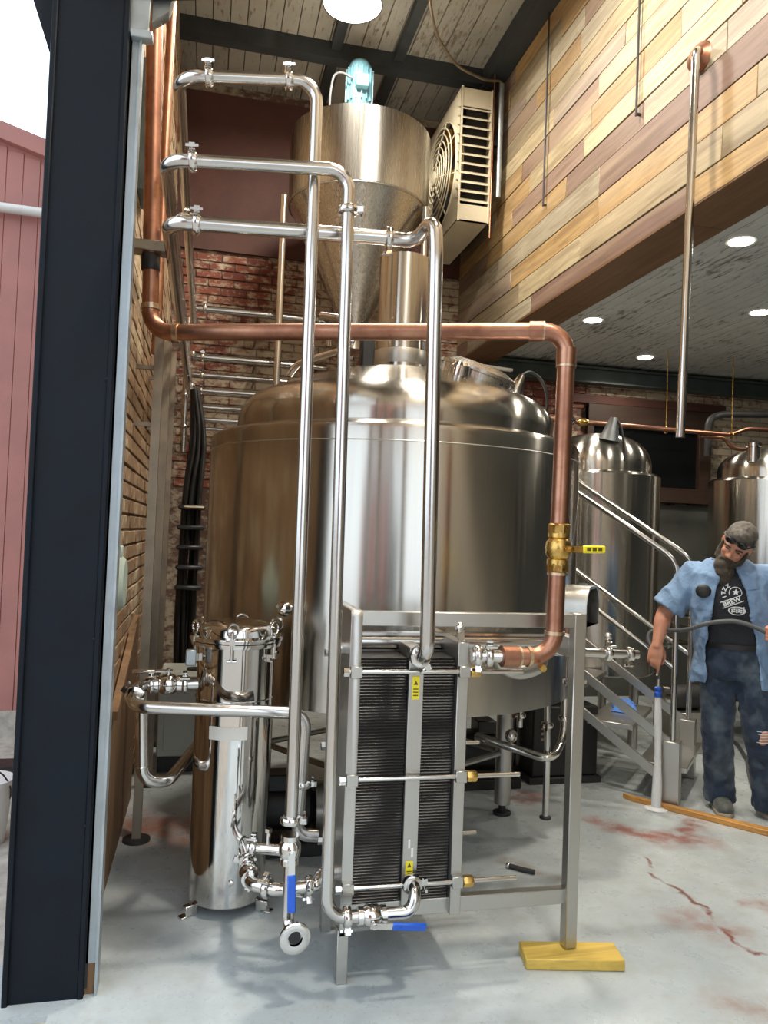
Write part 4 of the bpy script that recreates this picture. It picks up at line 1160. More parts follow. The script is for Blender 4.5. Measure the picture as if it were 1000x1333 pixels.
for a in (-150, -30, 90):
    d = V((math.cos(rad(a)), math.sin(rad(a)), 0)); tng = V((-d.y, d.x, 0))
    MB().obox(FC + d * (FR + 0.008) + V((0, 0, 0.022)), d, tng, (0, 0, 1), 0.026, 0.014, 0.022).build('foot', 'polished_steel', fv, 0.003)
    MB().obox(FC + d * (FR + 0.030) + V((0, 0, 0.004)), d, tng, (0, 0, 1), 0.022, 0.017, 0.004).build('foot_plate', 'polished_steel', fv, 0.002)
np_ = MB()
rgs = []
for k in range(9):
    a = rad(-128 + 7 * k)
    d = V((math.cos(a), math.sin(a), 0))
    rgs.append([FC + d * (FR + 0.001) + V((0, 0, 0.700)), FC + d * (FR + 0.001) + V((0, 0, 0.750)), FC + d * (FR + 0.004) + V((0, 0, 0.750)), FC + d * (FR + 0.004) + V((0, 0, 0.700))])
np_.loft(rgs, True).build('rating_plate', 'trim_white', fv, label='pale rating plate')
MB().box(-0.055, -0.015, 3.10, 3.14, 0.985, 1.045).build('side_bracket', 'galvanised', fv, 0.004)
MB().lathe([(0.012, 0), (0.012, 0.01), (0.006, 0.012)], FC + V((0.01, -FR, 0.15)), (0, -1, 0), 10).build('drain_plug', 'polished_steel', fv)
# inlet with lever valve, and the crossing pipe in front of the vessel
FI = thing('filter_pipe', 'steel pipe with flat lever valve crossing in front of the filter vessel', 'pipe', (0.1, 3.0, 0.3))
MB().tube([(FC.x - FR + 0.01, 3.20, 0.895), (-0.235, 3.20, 0.895), (-0.235, 2.955, 0.862), (0.405, 2.955, 0.830), (0.390, 2.955, 0.37), (0.47, 2.955, 0.36)], 0.0245, 16, 0.062).build('tube', 'pipe_steel', FI)
clamp(FI, (-0.055, 3.20, 0.895), (1, 0, 0), 0.0245, (0, -0.4, 1)); clamp(FI, (-0.185, 3.20, 0.895), (1, 0, 0), 0.0245, (-0.2, -0.4, 1)); clamp(FI, (-0.235, 3.07, 0.878), (0, 1, 0), 0.0245, (-1, 0, 0.6)); clamp(FI, (0.400, 2.955, 0.56), (0, 0, 1), 0.0245, (1, 0, 0))
ball_valve(FI, (-0.12, 3.20, 0.895), (1, 0, 0), 0.026, (-1, 0, -0.02), (0, -0.15, 1), length=0.14, sleeve='pipe_steel')
FL = thing('feed_pipe', 'steel riser bending back under the lever valve beside the filter vessel', 'pipe', (-0.18, 3.0, 0.55))
MB().tube([(-0.205, 3.02, 0.845), (-0.192, 3.02, 0.575), (-0.10, 3.06, 0.55), (0.02, 3.45, 0.60), (0.02, 3.9, 0.62)], 0.0235, 16, 0.075).build('tube', 'pipe_steel', FL)
MB().torus((-0.195, 3.02, 0.625), (0, 0, 1), 0.0235, 0.003, 20, 6).build('weld_ring', 'polished_steel', FL)

# ------------------------------------------------------------------ wall struts, back pipes, cables on the left
for i, (y, x, z1, lb) in enumerate(((3.92, -0.262, 2.46, 'galvanised strut standing by the board panel at the foot of the wall'), (4.75, -0.268, 2.62, 'galvanised strut standing beside the pale green disc cover on the brick wall'), (5.6, -0.275, 2.75, 'galvanised strut standing beside the black cable bundle'))):
    t = thing('wall_strut', lb, 'strut', (x, y, 0), 'galvanised struts on the tan wall')
    b = MB(); b.box(x - 0.021, x + 0.021, y - 0.021, y - 0.017, 0.012, z1); b.box(x - 0.021, x - 0.017, y - 0.017, y + 0.021, 0.012, z1); b.box(x + 0.017, x + 0.021, y - 0.017, y + 0.021, 0.012, z1)
    b.build('channel', 'galvanised_dark', t)
    MB().lathe([(0.065, 0), (0.065, 0.012), (0.03, 0.016)], (x, y, 0), (0, 0, 1), 20).build('base_plate', 'dark_iron', t)
    for zz in (2.30, 2.02) if i == 0 else (2.40, 2.1):
        MB().bar((x, y, zz), (WALL_X + 0.003, y, zz), 0.02, 0.02).build('bracket', 'galvanised_dark', t)
for i, (y, z, lb) in enumerate(((3.45, 1.275, 'pale green round disc cover on the tan wall near the door track'), (5.72, 1.32, 'pale green round disc cover on the tan wall behind the struts'), (6.5, 1.32, 'pale green round disc cover on the tan wall farthest along behind the struts'))):
    t = thing('disc_cover', lb, 'cover', (WALL_X + 0.05, y, z), 'pale green disc covers')
    MB().lathe([(0.115, 0), (0.115, 0.03), (0.10, 0.045), (0.02, 0.05)], (WALL_X, y, z), (1, 0, 0), 28).build('disc', 'teal', t)
    MB().box(WALL_X, WALL_X + 0.03, y - 0.03, y + 0.03, z + 0.10, z + 0.16).build('tab', 'teal', t, 0.004)
# header pipes along the back wall
hdr = [(3.345, 0.95, 6.55, 0.030, True), (3.17, 0.55, 6.6, 0.020, False), (2.94, 0.95, 6.55, 0.026, False), (2.80, 0.65, 6.6, 0.020, False), (2.66, 0.65, 6.55, 0.022, False), (2.53, 0.45, 6.6, 0.020, False), (2.42, 0.45, 6.55, 0.018, False), (2.35, 0.45, 6.6, 0.016, False)]
names = ['topmost steel header pipe with bent end on the peeling brick back wall', 'second steel header pipe down on the peeling brick back wall', 'third steel header pipe down on the peeling brick back wall', 'fourth steel header pipe down on the peeling brick back wall', 'fifth steel header pipe down on the peeling brick back wall', 'sixth steel header pipe down on the peeling brick back wall', 'seventh steel header pipe down on the peeling brick back wall', 'lowest steel header pipe on the peeling brick back wall']
for (z, x1, y, r, down), lb in zip(hdr, names):
    t = thing('header_pipe', lb, 'pipe', ((x1 - 0.2) / 2, y, z - r), 'header pipes on the back wall')
    pts = [(-0.17, y, z), (x1, y, z)] + ([(x1 + 0.02, y, z - 0.22)] if down else [])
    MB().tube(pts, r, 14, 0.07).build('tube', 'pipe_steel', t)
    clamp(t, (-0.09, y, z), (1, 0, 0), r, (0, -0.3, 1))
    MB().bar((0.35, y, z), (0.35, BACK_Y + 0.0, z), 0.018, 0.018).build('wall_bracket', 'galvanised_dark', t)
    if down: clamp(t, (x1 - 0.09, y, z), (1, 0, 0), r, (0, -0.3, 1))
# vertical clusters of valves at the left end of the header pipes
vc = thing('valve_riser', 'steel riser with small valves where the wall pipes meet', 'pipe', (-0.20, 6.2, 2.1))
MB().tube([(-0.20, 6.15, 2.1), (-0.20, 6.15, 3.15)], 0.025, 14).build('tube', 'pipe_steel', vc)
for zz in (2.30, 2.55, 2.80, 3.05):
    clamp(vc, (-0.20, 6.15, zz), (0, 0, 1), 0.025, (0.8, -0.5, 0))
    MB().ball((-0.155, 6.10, zz + 0.06), 0.028, 10, 8).build('valve_knob', 'polished_steel', vc)
# black cable bundle
cables = thing('cable_bundle', 'black cable bundle strapped together down the tan wall', 'cables', (-0.11, 5.6, 0.25))
rc = random.Random(5)
for k in range(8):
    ox = -0.165 + 0.017 * k + rc.uniform(-0.006, 0.006)
    oy = 5.6 + rc.uniform(-0.05, 0.05)
    MB().tube([(-0.13 + 0.004 * k, oy, 2.50), (ox + 0.03 + rc.uniform(-0.02, 0.03), oy, 2.15), (ox + rc.uniform(-0.01, 0.01), oy - 0.02, 1.75), (ox + rc.uniform(-0.015, 0.015), oy, 1.35), (ox - 0.01, oy, 0.80), (ox + 0.02, oy + 0.05, 0.25)], rc.choice((0.014, 0.018, 0.022)), 8, 0.25).build('cable', 'black', cables)
for zz in (1.10, 1.24, 1.38, 1.52, 1.66):
    MB().box(-0.195, -0.01, 5.50, 5.68, zz - 0.016, zz + 0.016).build('strap', 'black', cables, 0.01)
MB().tube([(-0.15, 5.50, 1.66), (-0.02, 5.50, 1.66)], 0.012, 8).build('strap_rod', 'galvanised_dark', cables)
# the green painted conduit and thin copper riser on the wall above
tag(MB().box(WALL_X + 0.003, WALL_X + 0.045, 3.55, 3.78, 3.02, 3.62).build('wall_box', 'green_beam', None, 0.004), 'dark green wall box on the tan brick high beside the copper riser', 'box')
tc = thing('thin_riser', 'thin brown copper riser climbing the tan wall to the ceiling', 'pipe', (-0.30, 3.9, 2.4))
MB().tube([(-0.305, 4.3, 2.45), (-0.305, 4.3, 5.45)], 0.024, 12).build('tube', 'copper', tc)
MB().bar((-0.305, 4.3, 3.2), (WALL_X + 0.002, 4.3, 3.2), 0.03, 0.02).build('clip', 'galvanised_dark', tc)

# white cabinet and dark pump at the back left
wc = thing('cabinet', 'pale enamel cabinet on dark base behind the filter vessel', 'cabinet', (-0.02, 5.15, 0))
MB().box(-0.24, 0.26, 4.95, 5.40, 0.10, 0.60).build('body', 'white_enamel', wc, 0.008)
MB().box(-0.23, 0.25, 4.97, 5.38, 0.0, 0.10).build('base', 'dark_iron', wc, 0.004)
MB().box(-0.20, 0.22, 4.944, 4.951, 0.14, 0.56).build('front_panel', 'white_enamel', wc, 0.002)
MB().lathe([(0.05, 0), (0.05, 0.012)], (-0.03, 5.15, 0.60), (0, 0, 1), 18).build('cap', 'dark_iron', wc)
pm = thing('pump', 'dark pump with ribbed motor on the floor under the big tank', 'pump', (0.35, 3.75, 0))
MB().box(0.20, 0.60, 3.62, 3.90, 0.0, 0.06).build('base', 'dark_iron', pm, 0.005)
MB().lathe([(0.10, 0), (0.105, 0.02), (0.105, 0.26), (0.07, 0.29)], (0.28, 3.76, 0.19), (1, 0, 0), 24).build('motor', 'black', pm)
MB().lathe([(0.12, 0), (0.12, 0.06), (0.05, 0.08), (0.03, 0.13)], (0.57, 3.76, 0.19), (1, 0, 0), 24).build('impeller_housing', 'frame_steel', pm)
MB().box(0.34, 0.46, 3.70, 3.82, 0.28, 0.36).build('terminal_box', 'black', pm, 0.006)
pm2 = thing('pump', 'black pump motor on the floor behind the right tank leg', 'pump', (1.75, 4.55, 0))
MB().box(1.55, 1.95, 4.42, 4.70, 0.0, 0.06).build('base', 'dark_iron', pm2, 0.005)
MB().lathe([(0.12, 0), (0.125, 0.02), (0.125, 0.30), (0.07, 0.33)], (1.60, 4.56, 0.21), (1, 0, 0), 24).build('motor', 'black', pm2)
MB().box(1.68, 1.80, 4.48, 4.62, 0.32, 0.40).build('terminal_box', 'black', pm2, 0.006)
bxx = thing('control_box', 'black louvred motor box on the floor under the metal stairs', 'motor box', (2.30, 4.65, 0))
MB().box(2.05, 2.50, 4.50, 4.85, 0.04, 0.48).build('body', 'black', bxx, 0.01)
MB().box(2.03, 2.52, 4.48, 4.87, 0.0, 0.04).build('base', 'dark_iron', bxx, 0.004)
for k in range(4):
    MB().box(2.10, 2.15, 4.492, 4.502, 0.27 + 0.035 * k, 0.285 + 0.035 * k).build('vent_slot', 'galvanised_dark', bxx)
# pipework under the tank at right
up = thing('drain_pipework', 'chrome drain pipework bending under the big tank', 'pipe', (1.78, 3.85, 0.2))
MB().tube([(1.87, 3.72, 0.76), (1.87, 3.72, 0.50), (1.75, 3.60, 0.42), (1.45, 3.90, 0.47)], 0.021, 14, 0.07).build('tube', 'polished_steel', up)
MB().tube([(1.75, 3.68, 0.74), (1.75, 3.66, 0.42), (1.75, 3.66, 0.12)], 0.017, 12).build('upright', 'pipe_steel', up)
MB().tube([(1.62, 3.72, 0.72), (1.62, 3.72, 0.56)], 0.016, 12).build('stub', 'pipe_steel', up)
clamp(up, (1.87, 3.72, 0.60), (0, 0, 1), 0.021, (1, -0.5, 0)); clamp(up, (1.75, 3.67, 0.58), (0, 0, 1), 0.017, (-1, -0.5, 0)); clamp(up, (1.62, 3.72, 0.62), (0, 0, 1), 0.016, (-1, -0.5, 0))
MB().ball((1.60, 3.78, 0.50), 0.035, 12, 8).build('valve_ball', 'polished_steel', up)
MB().lathe([(0.03, 0), (0.03, 0.01), (0.02, 0.012)], (1.75, 3.66, 0.11), (0, 0, 1), 12).build('foot', 'dark_iron', up)
sbr = thing('strainer', 'small dark strainer lying on the floor behind the heat exchanger', 'strainer', (1.46, 3.30, 0))
MB().tube([(1.44, 3.37, 0.012), (1.48, 3.33, 0.012), (1.53, 3.29, 0.012)], 0.011, 10).build('barrel', 'dark_iron', sbr)
MB().ball((1.435, 3.375, 0.013), 0.013, 10, 8).build('end_cap', 'polished_steel', sbr)

# ------------------------------------------------------------------ metal stairs
st = thing('metal_stairs', 'brushed steel stairs with tube handrails beside the big tank', 'stairs', (2.70, 4.05, 0))
S0 = V((2.715, 4.06, 0)); SU = V((-0.731, 0.682, 0)); SW = V((0.672, 0.740, 0)); WID = 0.66
def sp_(s, w, z): return S0 + SU * s + SW * w + V((0, 0, z))
SL = 0.663
for w in (0.0, WID):
    MB().bar(sp_(-0.02, w, 0.345), sp_(0.95, w, 0.345 + 0.97 * SL), 0.018, 0.055).build('stringer', 'frame_steel', st, 0.002)
    MB().bar(sp_(0.0, w, 0.125), sp_(1.0, w, 0.125 + 1.0 * SL), 0.018, 0.055).build('stringer', 'frame_steel', st, 0.002)
    MB().obox(sp_(-0.02, w, 0.19), SU, SW, (0, 0, 1), 0.048, 0.048, 0.188).build('newel_foot', 'frame_steel', st, 0.003)
    # rails
    MB().tube([sp_(-0.02, w, 0.37), sp_(-0.02, w, 1.40), sp_(0.03, w, 1.47), sp_(0.95, w, 1.47 + 0.92 * SL)], 0.017, 12, 0.05).build('handrail', 'pipe_steel', st)
    MB().tube([sp_(-0.02, w, 0.80), sp_(0.95, w, 0.80 + 0.97 * SL)], 0.014, 12).build('mid_rail', 'pipe_steel', st)
    MB().tube([sp_(0.92, w, 0.95), sp_(0.92, w, 1.46 + 0.89 * SL)], 0.016, 12).build('rail_post', 'pipe_steel', st)
for k in range(4):
    s0 = -0.06 + 0.31 * k; z = 0.205 + 0.206 * k
    tr_ = MB().obox(sp_(s0 + 0.10, WID / 2 + (0.05 if k == 0 else 0), z), SU, SW, (0, 0, 1), 0.14, WID / 2 - 0.012 + (0.03 if k == 0 else 0), 0.016).build('tread', 'frame_steel', st, 0.003)
for w in (0.0, WID):
    MB().obox(sp_(0.98, w, 0.47), SU, SW, (0, 0, 1), 0.03, 0.03, 0.47).build('rear_leg', 'frame_steel', st, 0.002)
MB().obox(sp_(1.12, WID / 2, 0.95), SU, SW, (0, 0, 1), 0.16, WID / 2, 0.02).build('platform', 'frame_steel', st, 0.003)
# blue cloth on the tread
bc = MB(); rg = []
rb_ = random.Random(4)
for i in range(9):
    row = []
    for j in range(14):
        u, v = i / 8 - 0.5, j / 13 - 0.5
        q = sp_(0.36 + 0.15 * u + 0.03 * math.sin(5 * v), 0.47 + 0.32 * v, 0.430)
        h = 0.022 + 0.028 * (mnoise.noise(V((u * 5, v * 9, 1.0))) + 0.6)
        h *= max(0, 1 - (2 * abs(u)) ** 4) ** 0.5 * max(0, 1 - (2 * abs(v)) ** 6) ** 0.5
        row.append(q + V((0, 0, h + 0.0015)))
    rg.append(row)
bc.loft(rg, False, False)
nb = len(bc.v)
bc.loft([[V((p.x, p.y, sp_(0, 0, 0.4295).z - 0.002)) for p in row] for row in rg], False, False)
tag(bc.build('blue_cloth', 'blue_fabric', None, sharp=80), 'crumpled blue cloth lying on the second stair tread', 'cloth')

# clutter of pipework behind the stairs
for i, (z, y, lb) in enumerate(((0.92, 6.05, 'upper steel pipe running low behind the stairs'), (0.80, 6.05, 'middle steel pipe running low behind the stairs'), (0.66, 6.05, 'lower steel pipe running low behind the stairs'))):
    t = thing('floor_pipe', lb, 'pipe', (3.5, y, z), 'pipes behind the stairs')
    MB().tube([(3.0, y, z), (4.6, y + 0.1, z - 0.03)], 0.024, 12).build('tube', 'pipe_steel', t)
    clamp(t, (3.75, y + 0.05, z - 0.014), (1, 0.06, 0), 0.024, (0, -0.4, 1)); clamp(t, (4.05, y + 0.07, z - 0.02), (1, 0.06, 0), 0.024, (0, -0.4, 1))
    MB().bar((3.35, y + 0.02, z - 0.006), (3.35, BACK_Y - 0.03, z - 0.006), 0.02, 0.02).build('wall_bracket', 'galvanised_dark', t)
    MB().bar((4.4, y + 0.09, z - 0.026), (4.4, BACK_Y - 0.03, z - 0.026), 0.02, 0.02).build('wall_bracket', 'galvanised_dark', t)
pk = thing('pump_stand', 'small steel pump stand on the floor behind the stairs', 'pump', (3.55, 5.15, 0))
MB().box(3.40, 3.72, 5.0, 5.3, 0.0, 0.30).build('base', 'frame_steel', pk, 0.005)
MB().lathe([(0.08, 0), (0.09, 0.02), (0.09, 0.22), (0.05, 0.25)], (3.45, 5.15, 0.39), (1, 0, 0), 20).build('motor', 'dark_iron', pk)
MB().lathe([(0.10, 0), (0.10, 0.05), (0.04, 0.07)], (3.40, 5.15, 0.39), (-1, 0, 0), 20).build('housing', 'polished_steel', pk)
v3 = thing('floor_valve', 'chrome valve fitting low behind the man between his legs', 'valve', (3.95, 5.1, 0.3))
MB().tube([(3.85, 5.1, 0.0), (3.85, 5.1, 0.36), (4.0, 5.1, 0.40), (4.12, 5.12, 0.40)], 0.02, 12, 0.04).build('tube', 'polished_steel', v3)
ball_valve(v3, (3.90, 5.1, 0.385), (1, 0, 0.2), 0.022, (0.3, 0, 1), (0, -1, 0.1), length=0.10, sleeve='pipe_steel')

# batten on the floor
tag(MB().prism([(2.505, 4.200, 0.0005), (2.530, 4.130, 0.0005), (3.060, 3.440, 0.0005), (3.100, 3.495, 0.0005)], (0, 0, 0.030)).build('batten', 'floor_plank', None, 0.003), 'long orange pine batten lying on the floor by the stairs', 'batten')
# ================================================================== THE MAN RINSING THE FLOOR
MB0 = V((2.985, 3.85, 0)); MR = V((0.79, -0.61, 0)).normalized(); MF_ = V((-0.61, -0.79, 0)).normalized()
def mp_(a, b, z): return MB0 + MR * a + MF_ * b + V((0, 0, z))

def remeshed(mb, name, mat, parent, voxel=0.008, smooth=6, wrinkle=0.0, wscale=9.0, fold=None, seed=0.0, org=None):
    """fuse overlapping closed lumps into one continuous surface"""
    org = org if org is not None else (ORIGIN[parent.name] if parent is not None else V((0, 0, 0)))
    me = mb.mesh('tmp', org)
    o = bpy.data.objects.new('tmp', me); COL.objects.link(o)
    r = o.modifiers.new('r', 'REMESH'); r.mode = 'VOXEL'; r.voxel_size = voxel; r.use_smooth_shade = True
    if smooth:
        s = o.modifiers.new('s', 'SMOOTH'); s.factor = 0.5; s.iterations = smooth
    dg = bpy.context.evaluated_depsgraph_get()
    out = bpy.data.meshes.new_from_object(o.evaluated_get(dg))
    bpy.data.objects.remove(o)
    out.name = name
    if wrinkle:
        nrm = [v.normal.copy() for v in out.vertices]
        for v, nv in zip(out.vertices, nrm):
            p = v.co + org
            q = V((p.x, p.y, p.z * 0.6)) * wscale + V((seed, 0, 0))
            n = 0.6 - 1.5 * abs(mnoise.noise(q)) + 0.4 * mnoise.noise(q * 2.3)
            v.co += nv * n * wrinkle
    for p in out.polygons: p.use_smooth = True
    out.materials.clear(); out.materials.append(M[mat])
    ob = bpy.data.objects.new(name, out); COL.objects.link(ob)
    if parent is not None: ob.parent = parent
    else: ob.location = org
    ORIGIN[ob.name] = org
    return ob

def cloth_mat(name, c0, c1, fade=None, scale=6, rough=0.85, weave=320):
    m, t, b = nt(name)
    p = position(t)
    f = noise(t, p, scale, 4, 0.6)
    c = ramp(t, f, [(0.35, c0), (0.65, c1)])
    if fade:
        c = mix(t, ramp(t, noise(t, p, 4.0, 3, 0.6), [(0.50, 0.0), (0.68, 0.8)]), c, fade)
    L(t, c, b.inputs['Base Color'])
    b.inputs['Roughness'].default_value = rough
    b.inputs['Sheen Weight'].default_value = 0.15
    bump(t, b, noise(t, p, 24 if weave < 400 else weave, 4, 0.6, 1.0), 0.5 if weave < 400 else 0.3, 0.012 if weave < 400 else 0.002)
    return m
def skin_mat():
    m, t, b = nt('sunburnt_skin')
    p = position(t)
    f = noise(t, p, 14, 4)
    L(t, ramp(t, f, [(0.3, (0.46, 0.20, 0.125)), (0.7, (0.58, 0.285, 0.19))]), b.inputs['Base Color'])
    b.inputs['Roughness'].default_value = 0.5
    b.inputs['Subsurface Weight'].default_value = 0.08
    b.inputs['Subsurface Radius'].default_value = (0.02, 0.008, 0.004)
    return m
M['skin'] = skin_mat()
M['denim_shirt'] = cloth_mat('light_blue_shirt_cloth', (0.145, 0.24, 0.40), (0.20, 0.32, 0.50), None, 8)
M['black_tee'] = cloth_mat('black_tee_cloth', (0.006, 0.008, 0.014), (0.012, 0.014, 0.022))
M['jeans'] = cloth_mat('worn_denim', (0.008, 0.018, 0.040), (0.020, 0.038, 0.075), (0.12, 0.16, 0.19), 9)
M['hair'] = cloth_mat('greying_brown_hair', (0.035, 0.027, 0.020), (0.10, 0.085, 0.07), None, 60, 0.6, 500)
M['beard'] = cloth_mat('dark_brown_beard', (0.022, 0.016, 0.010), (0.055, 0.040, 0.022), None, 50, 0.7, 500)
M['shoe'] = cloth_mat('grey_green_trainer', (0.06, 0.068, 0.06), (0.12, 0.13, 0.115), None, 20, 0.6)
M['sole'] = plain('pale_shoe_sole', (0.36, 0.30, 0.23), 0.7)
M['lens'] = M['dark_glass']

def ering(c, ua, ub, ra, rb, n=28, p=2.3):
    out = []
    for k in range(n):
        t_ = 2 * PI * k / n
        cx_, sy_ = math.cos(t_), math.sin(t_)
        out.append(V(c) + V(ua) * ra * math.copysign(abs(cx_) ** (2 / p), cx_) + V(ub) * rb * math.copysign(abs(sy_) ** (2 / p), sy_))
    return out
# torso stations: a, b, z, half width, half depth
TORSO = [(0.0, 0.0, 0.84, 0.150, 0.115), (0.0, 0.0, 0.92, 0.165, 0.125), (-0.005, 0.010, 1.02, 0.160, 0.135), (-0.015, 0.022, 1.12, 0.166, 0.142), (-0.028, 0.030, 1.22, 0.180, 0.138), (-0.042, 0.034, 1.31, 0.190, 0.120), (-0.050, 0.034, 1.37, 0.180, 0.100), (-0.050, 0.036, 1.415, 0.120, 0.080), (-0.046, 0.045, 1.445, 0.066, 0.064)]
def torso_rings(grow, z0=0.0, z1=9.0, n=28):
    return [ering(mp_(a, b, z), MR, MF_, ra + grow, rb + grow, n) for (a, b, z, ra, rb) in TORSO if z0 <= z <= z1]

# head frame: bowed forward and tilted
HU = (MR * 0.34 + MF_ * 0.66 + V((0, 0, 0.72))).normalized()
HF = (MF_ * 0.80 - MR * 0.34 + V((0, 0, -0.55)))
HF = (HF - HU * HF.dot(HU)).normalized()
HS = HF.cross(HU).normalized()       # image right when facing the camera
if HS.dot(MR) < 0: HS = -HS
HC = mp_(-0.004, 0.150, 1.545)
def hp_(x, y, z): return HC + HS * x + HF * y + HU * z
HROT = Matrix((HS, HF, HU)).transposed()

body = MB()
body.loft(torso_rings(-0.012), True)
body.tube([mp_(-0.046, 0.030, 1.38), mp_(-0.042, 0.050, 1.45), hp_(0.0, -0.050, -0.045)], [0.066, 0.062, 0.060], 18)
# cranium, jaw, face
body.ball(hp_(0, -0.010, 0.030), (0.075, 0.094, 0.088), 24, 16, HROT)
body.ball(hp_(0, 0.022, -0.040), (0.060, 0.066, 0.072), 22, 14, HROT)
body.ball(hp_(0, 0.055, -0.088), (0.034, 0.030, 0.028), 16, 10, HROT)
for s_ in (-1, 1):
    body.ball(hp_(s_ * 0.036, 0.064, -0.022), (0.020, 0.016, 0.017), 12, 8, HROT)          # cheek
    body.ball(hp_(s_ * 0.030, 0.078, 0.026), (0.024, 0.010, 0.009), 12, 8, HROT)           # brow
    body.ball(hp_(s_ * 0.076, -0.006, -0.006), (0.010, 0.020, 0.031), 12, 8, HROT)         # ear
    body.ball(hp_(s_ * 0.012, 0.094, -0.030), (0.009, 0.010, 0.008), 10, 8, HROT)          # nostril
body.tube([hp_(0, 0.080, 0.016), hp_(0, 0.092, -0.008), hp_(0, 0.104, -0.028)], [0.008, 0.010, 0.013], 12)
body.ball(hp_(0, 0.082, -0.060), (0.022, 0.008, 0.006), 12, 8, HROT)
# right arm and hand
RS, RE, RW = mp_(-0.222, 0.020, 1.365), mp_(-0.385, 0.040, 1.12), mp_(-0.412, 0.110, 0.955)
body.tube([mp_(-0.13, 0.03, 1.36), RS, RS.lerp(RE, 0.5), RE, RE.lerp(RW, 0.3), RE.lerp(RW, 0.75), RW, mp_(-0.416, 0.118, 0.925)], [0.07, 0.062, 0.056, 0.046, 0.049, 0.036, 0.030, 0.030], 18)
body.loft([ering(mp_(-0.414, 0.114, 0.945), MR, MF_, 0.033, 0.021, 18), ering(mp_(-0.417, 0.118, 0.915), MR, MF_, 0.042, 0.022, 18), ering(mp_(-0.420, 0.122, 0.885), MR, MF_, 0.045, 0.020, 18), ering(mp_(-0.422, 0.122, 0.862), MR, MF_, 0.042, 0.016, 18)], True)
def finger(pts, r0=0.0105, r1=0.0078):
    pts = [mp_(*p) for p in pts]
    pp_ = MB.rounded(pts, 0.012, 3)
    n = len(pp_)
    body.tube(pp_, [r0 + (r1 - r0) * i / (n - 1) for i in range(n)], 12)
    body.ball(pts[-1], r1 * 1.02, 10, 8)
finger([(-0.392, 0.122, 0.885), (-0.394, 0.130, 0.842), (-0.402, 0.127, 0.803), (-0.409, 0.118, 0.768)])
finger([(-0.413, 0.124, 0.880), (-0.417, 0.136, 0.836), (-0.420, 0.112, 0.806), (-0.416, 0.088, 0.820)])
finger([(-0.434, 0.122, 0.882), (-0.440, 0.134, 0.842), (-0.442, 0.110, 0.815), (-0.436, 0.088, 0.830)])
finger([(-0.454, 0.118, 0.890), (-0.461, 0.126, 0.856), (-0.462, 0.106, 0.834), (-0.455, 0.088, 0.846)], 0.0092, 0.0070)
finger([(-0.386, 0.108, 0.925), (-0.372, 0.092, 0.890), (-0.376, 0.082, 0.855), (-0.388, 0.078, 0.828)], 0.0125, 0.0088)
# left arm and hand, gripping the hose at the waist
LS, LE, LW = mp_(0.128, 0.020, 1.365), mp_(0.285, 0.030, 1.15), mp_(0.225, 0.185, 1.075)
body.tube([mp_(0.05, 0.03, 1.36), LS, LS.lerp(LE, 0.5), LE, LE.lerp(LW, 0.3), LE.lerp(LW, 0.75), LW], [0.07, 0.062, 0.056, 0.046, 0.048, 0.036, 0.030], 18)
body.tube([LW, mp_(0.200, 0.225, 1.070), mp_(0.186, 0.246, 1.068)], [0.030, 0.036, 0.030], 16)
for k in range(4):
    dz = 0.030 - 0.020 * k
    finger([(0.190, 0.240, 1.068 + dz), (0.168, 0.262, 1.070 + dz), (0.146, 0.245, 1.070 + dz), (0.150, 0.218, 1.068 + dz)], 0.0098, 0.0075)
finger([(0.205, 0.215, 1.100), (0.185, 0.212, 1.118), (0.165, 0.222, 1.112), (0.150, 0.236, 1.104)], 0.0115, 0.0085)
# legs
RH, RK, RA = mp_(-0.078, 0.0, 0.90), mp_(-0.082, 0.010, 0.49), mp_(-0.064, -0.120, 0.10)
LH, LK, LA = mp_(0.085, 0.0, 0.90), mp_(0.138, 0.040, 0.49), mp_(0.195, -0.100, 0.10)
for (h_, k_, a_) in ((RH, RK, RA), (LH, LK, LA)):
    body.tube([h_, h_.lerp(k_, 0.5), k_, k_.lerp(a_, 0.35), a_, a_ - V((0, 0, 0.05))], [0.085, 0.072, 0.055, 0.054, 0.038, 0.040], 18)
    body.tube([a_ - V((0, 0, 0.035)), a_ + MF_ * 0.03 - V((0, 0, 0.045))], [0.036, 0.030], 14)
body.ball(LK + MF_ * 0.062 + MR * 0.01, (0.034, 0.034, 0.050), 16, 10)     # bare knee through the torn denim
person = remeshed(body, 'person', 'skin', None, 0.0062, 5, org=V((MB0.x, MB0.y, 0.0)))
tag(person, 'bearded man in open blue shirt and ripped jeans bending to rinse the floor', 'person')

# nails on the right hand
for (q, n_) in (((-0.409, 0.127, 0.772), (0, 1, 0)),):
    MB().ball(mp_(*q), (0.0055, 0.0055, 0.007), 10, 8).build('fingernail', 'trim_white', person)

# black tee
tee = MB()
tee.loft(torso_rings(0.006, 0.90, 1.42), True)
tee_o = remeshed(tee, 'tee_shirt', 'black_tee', person, 0.010, 4, 0.004, 12)
tee_o['label'] = 'black tee with pale print'
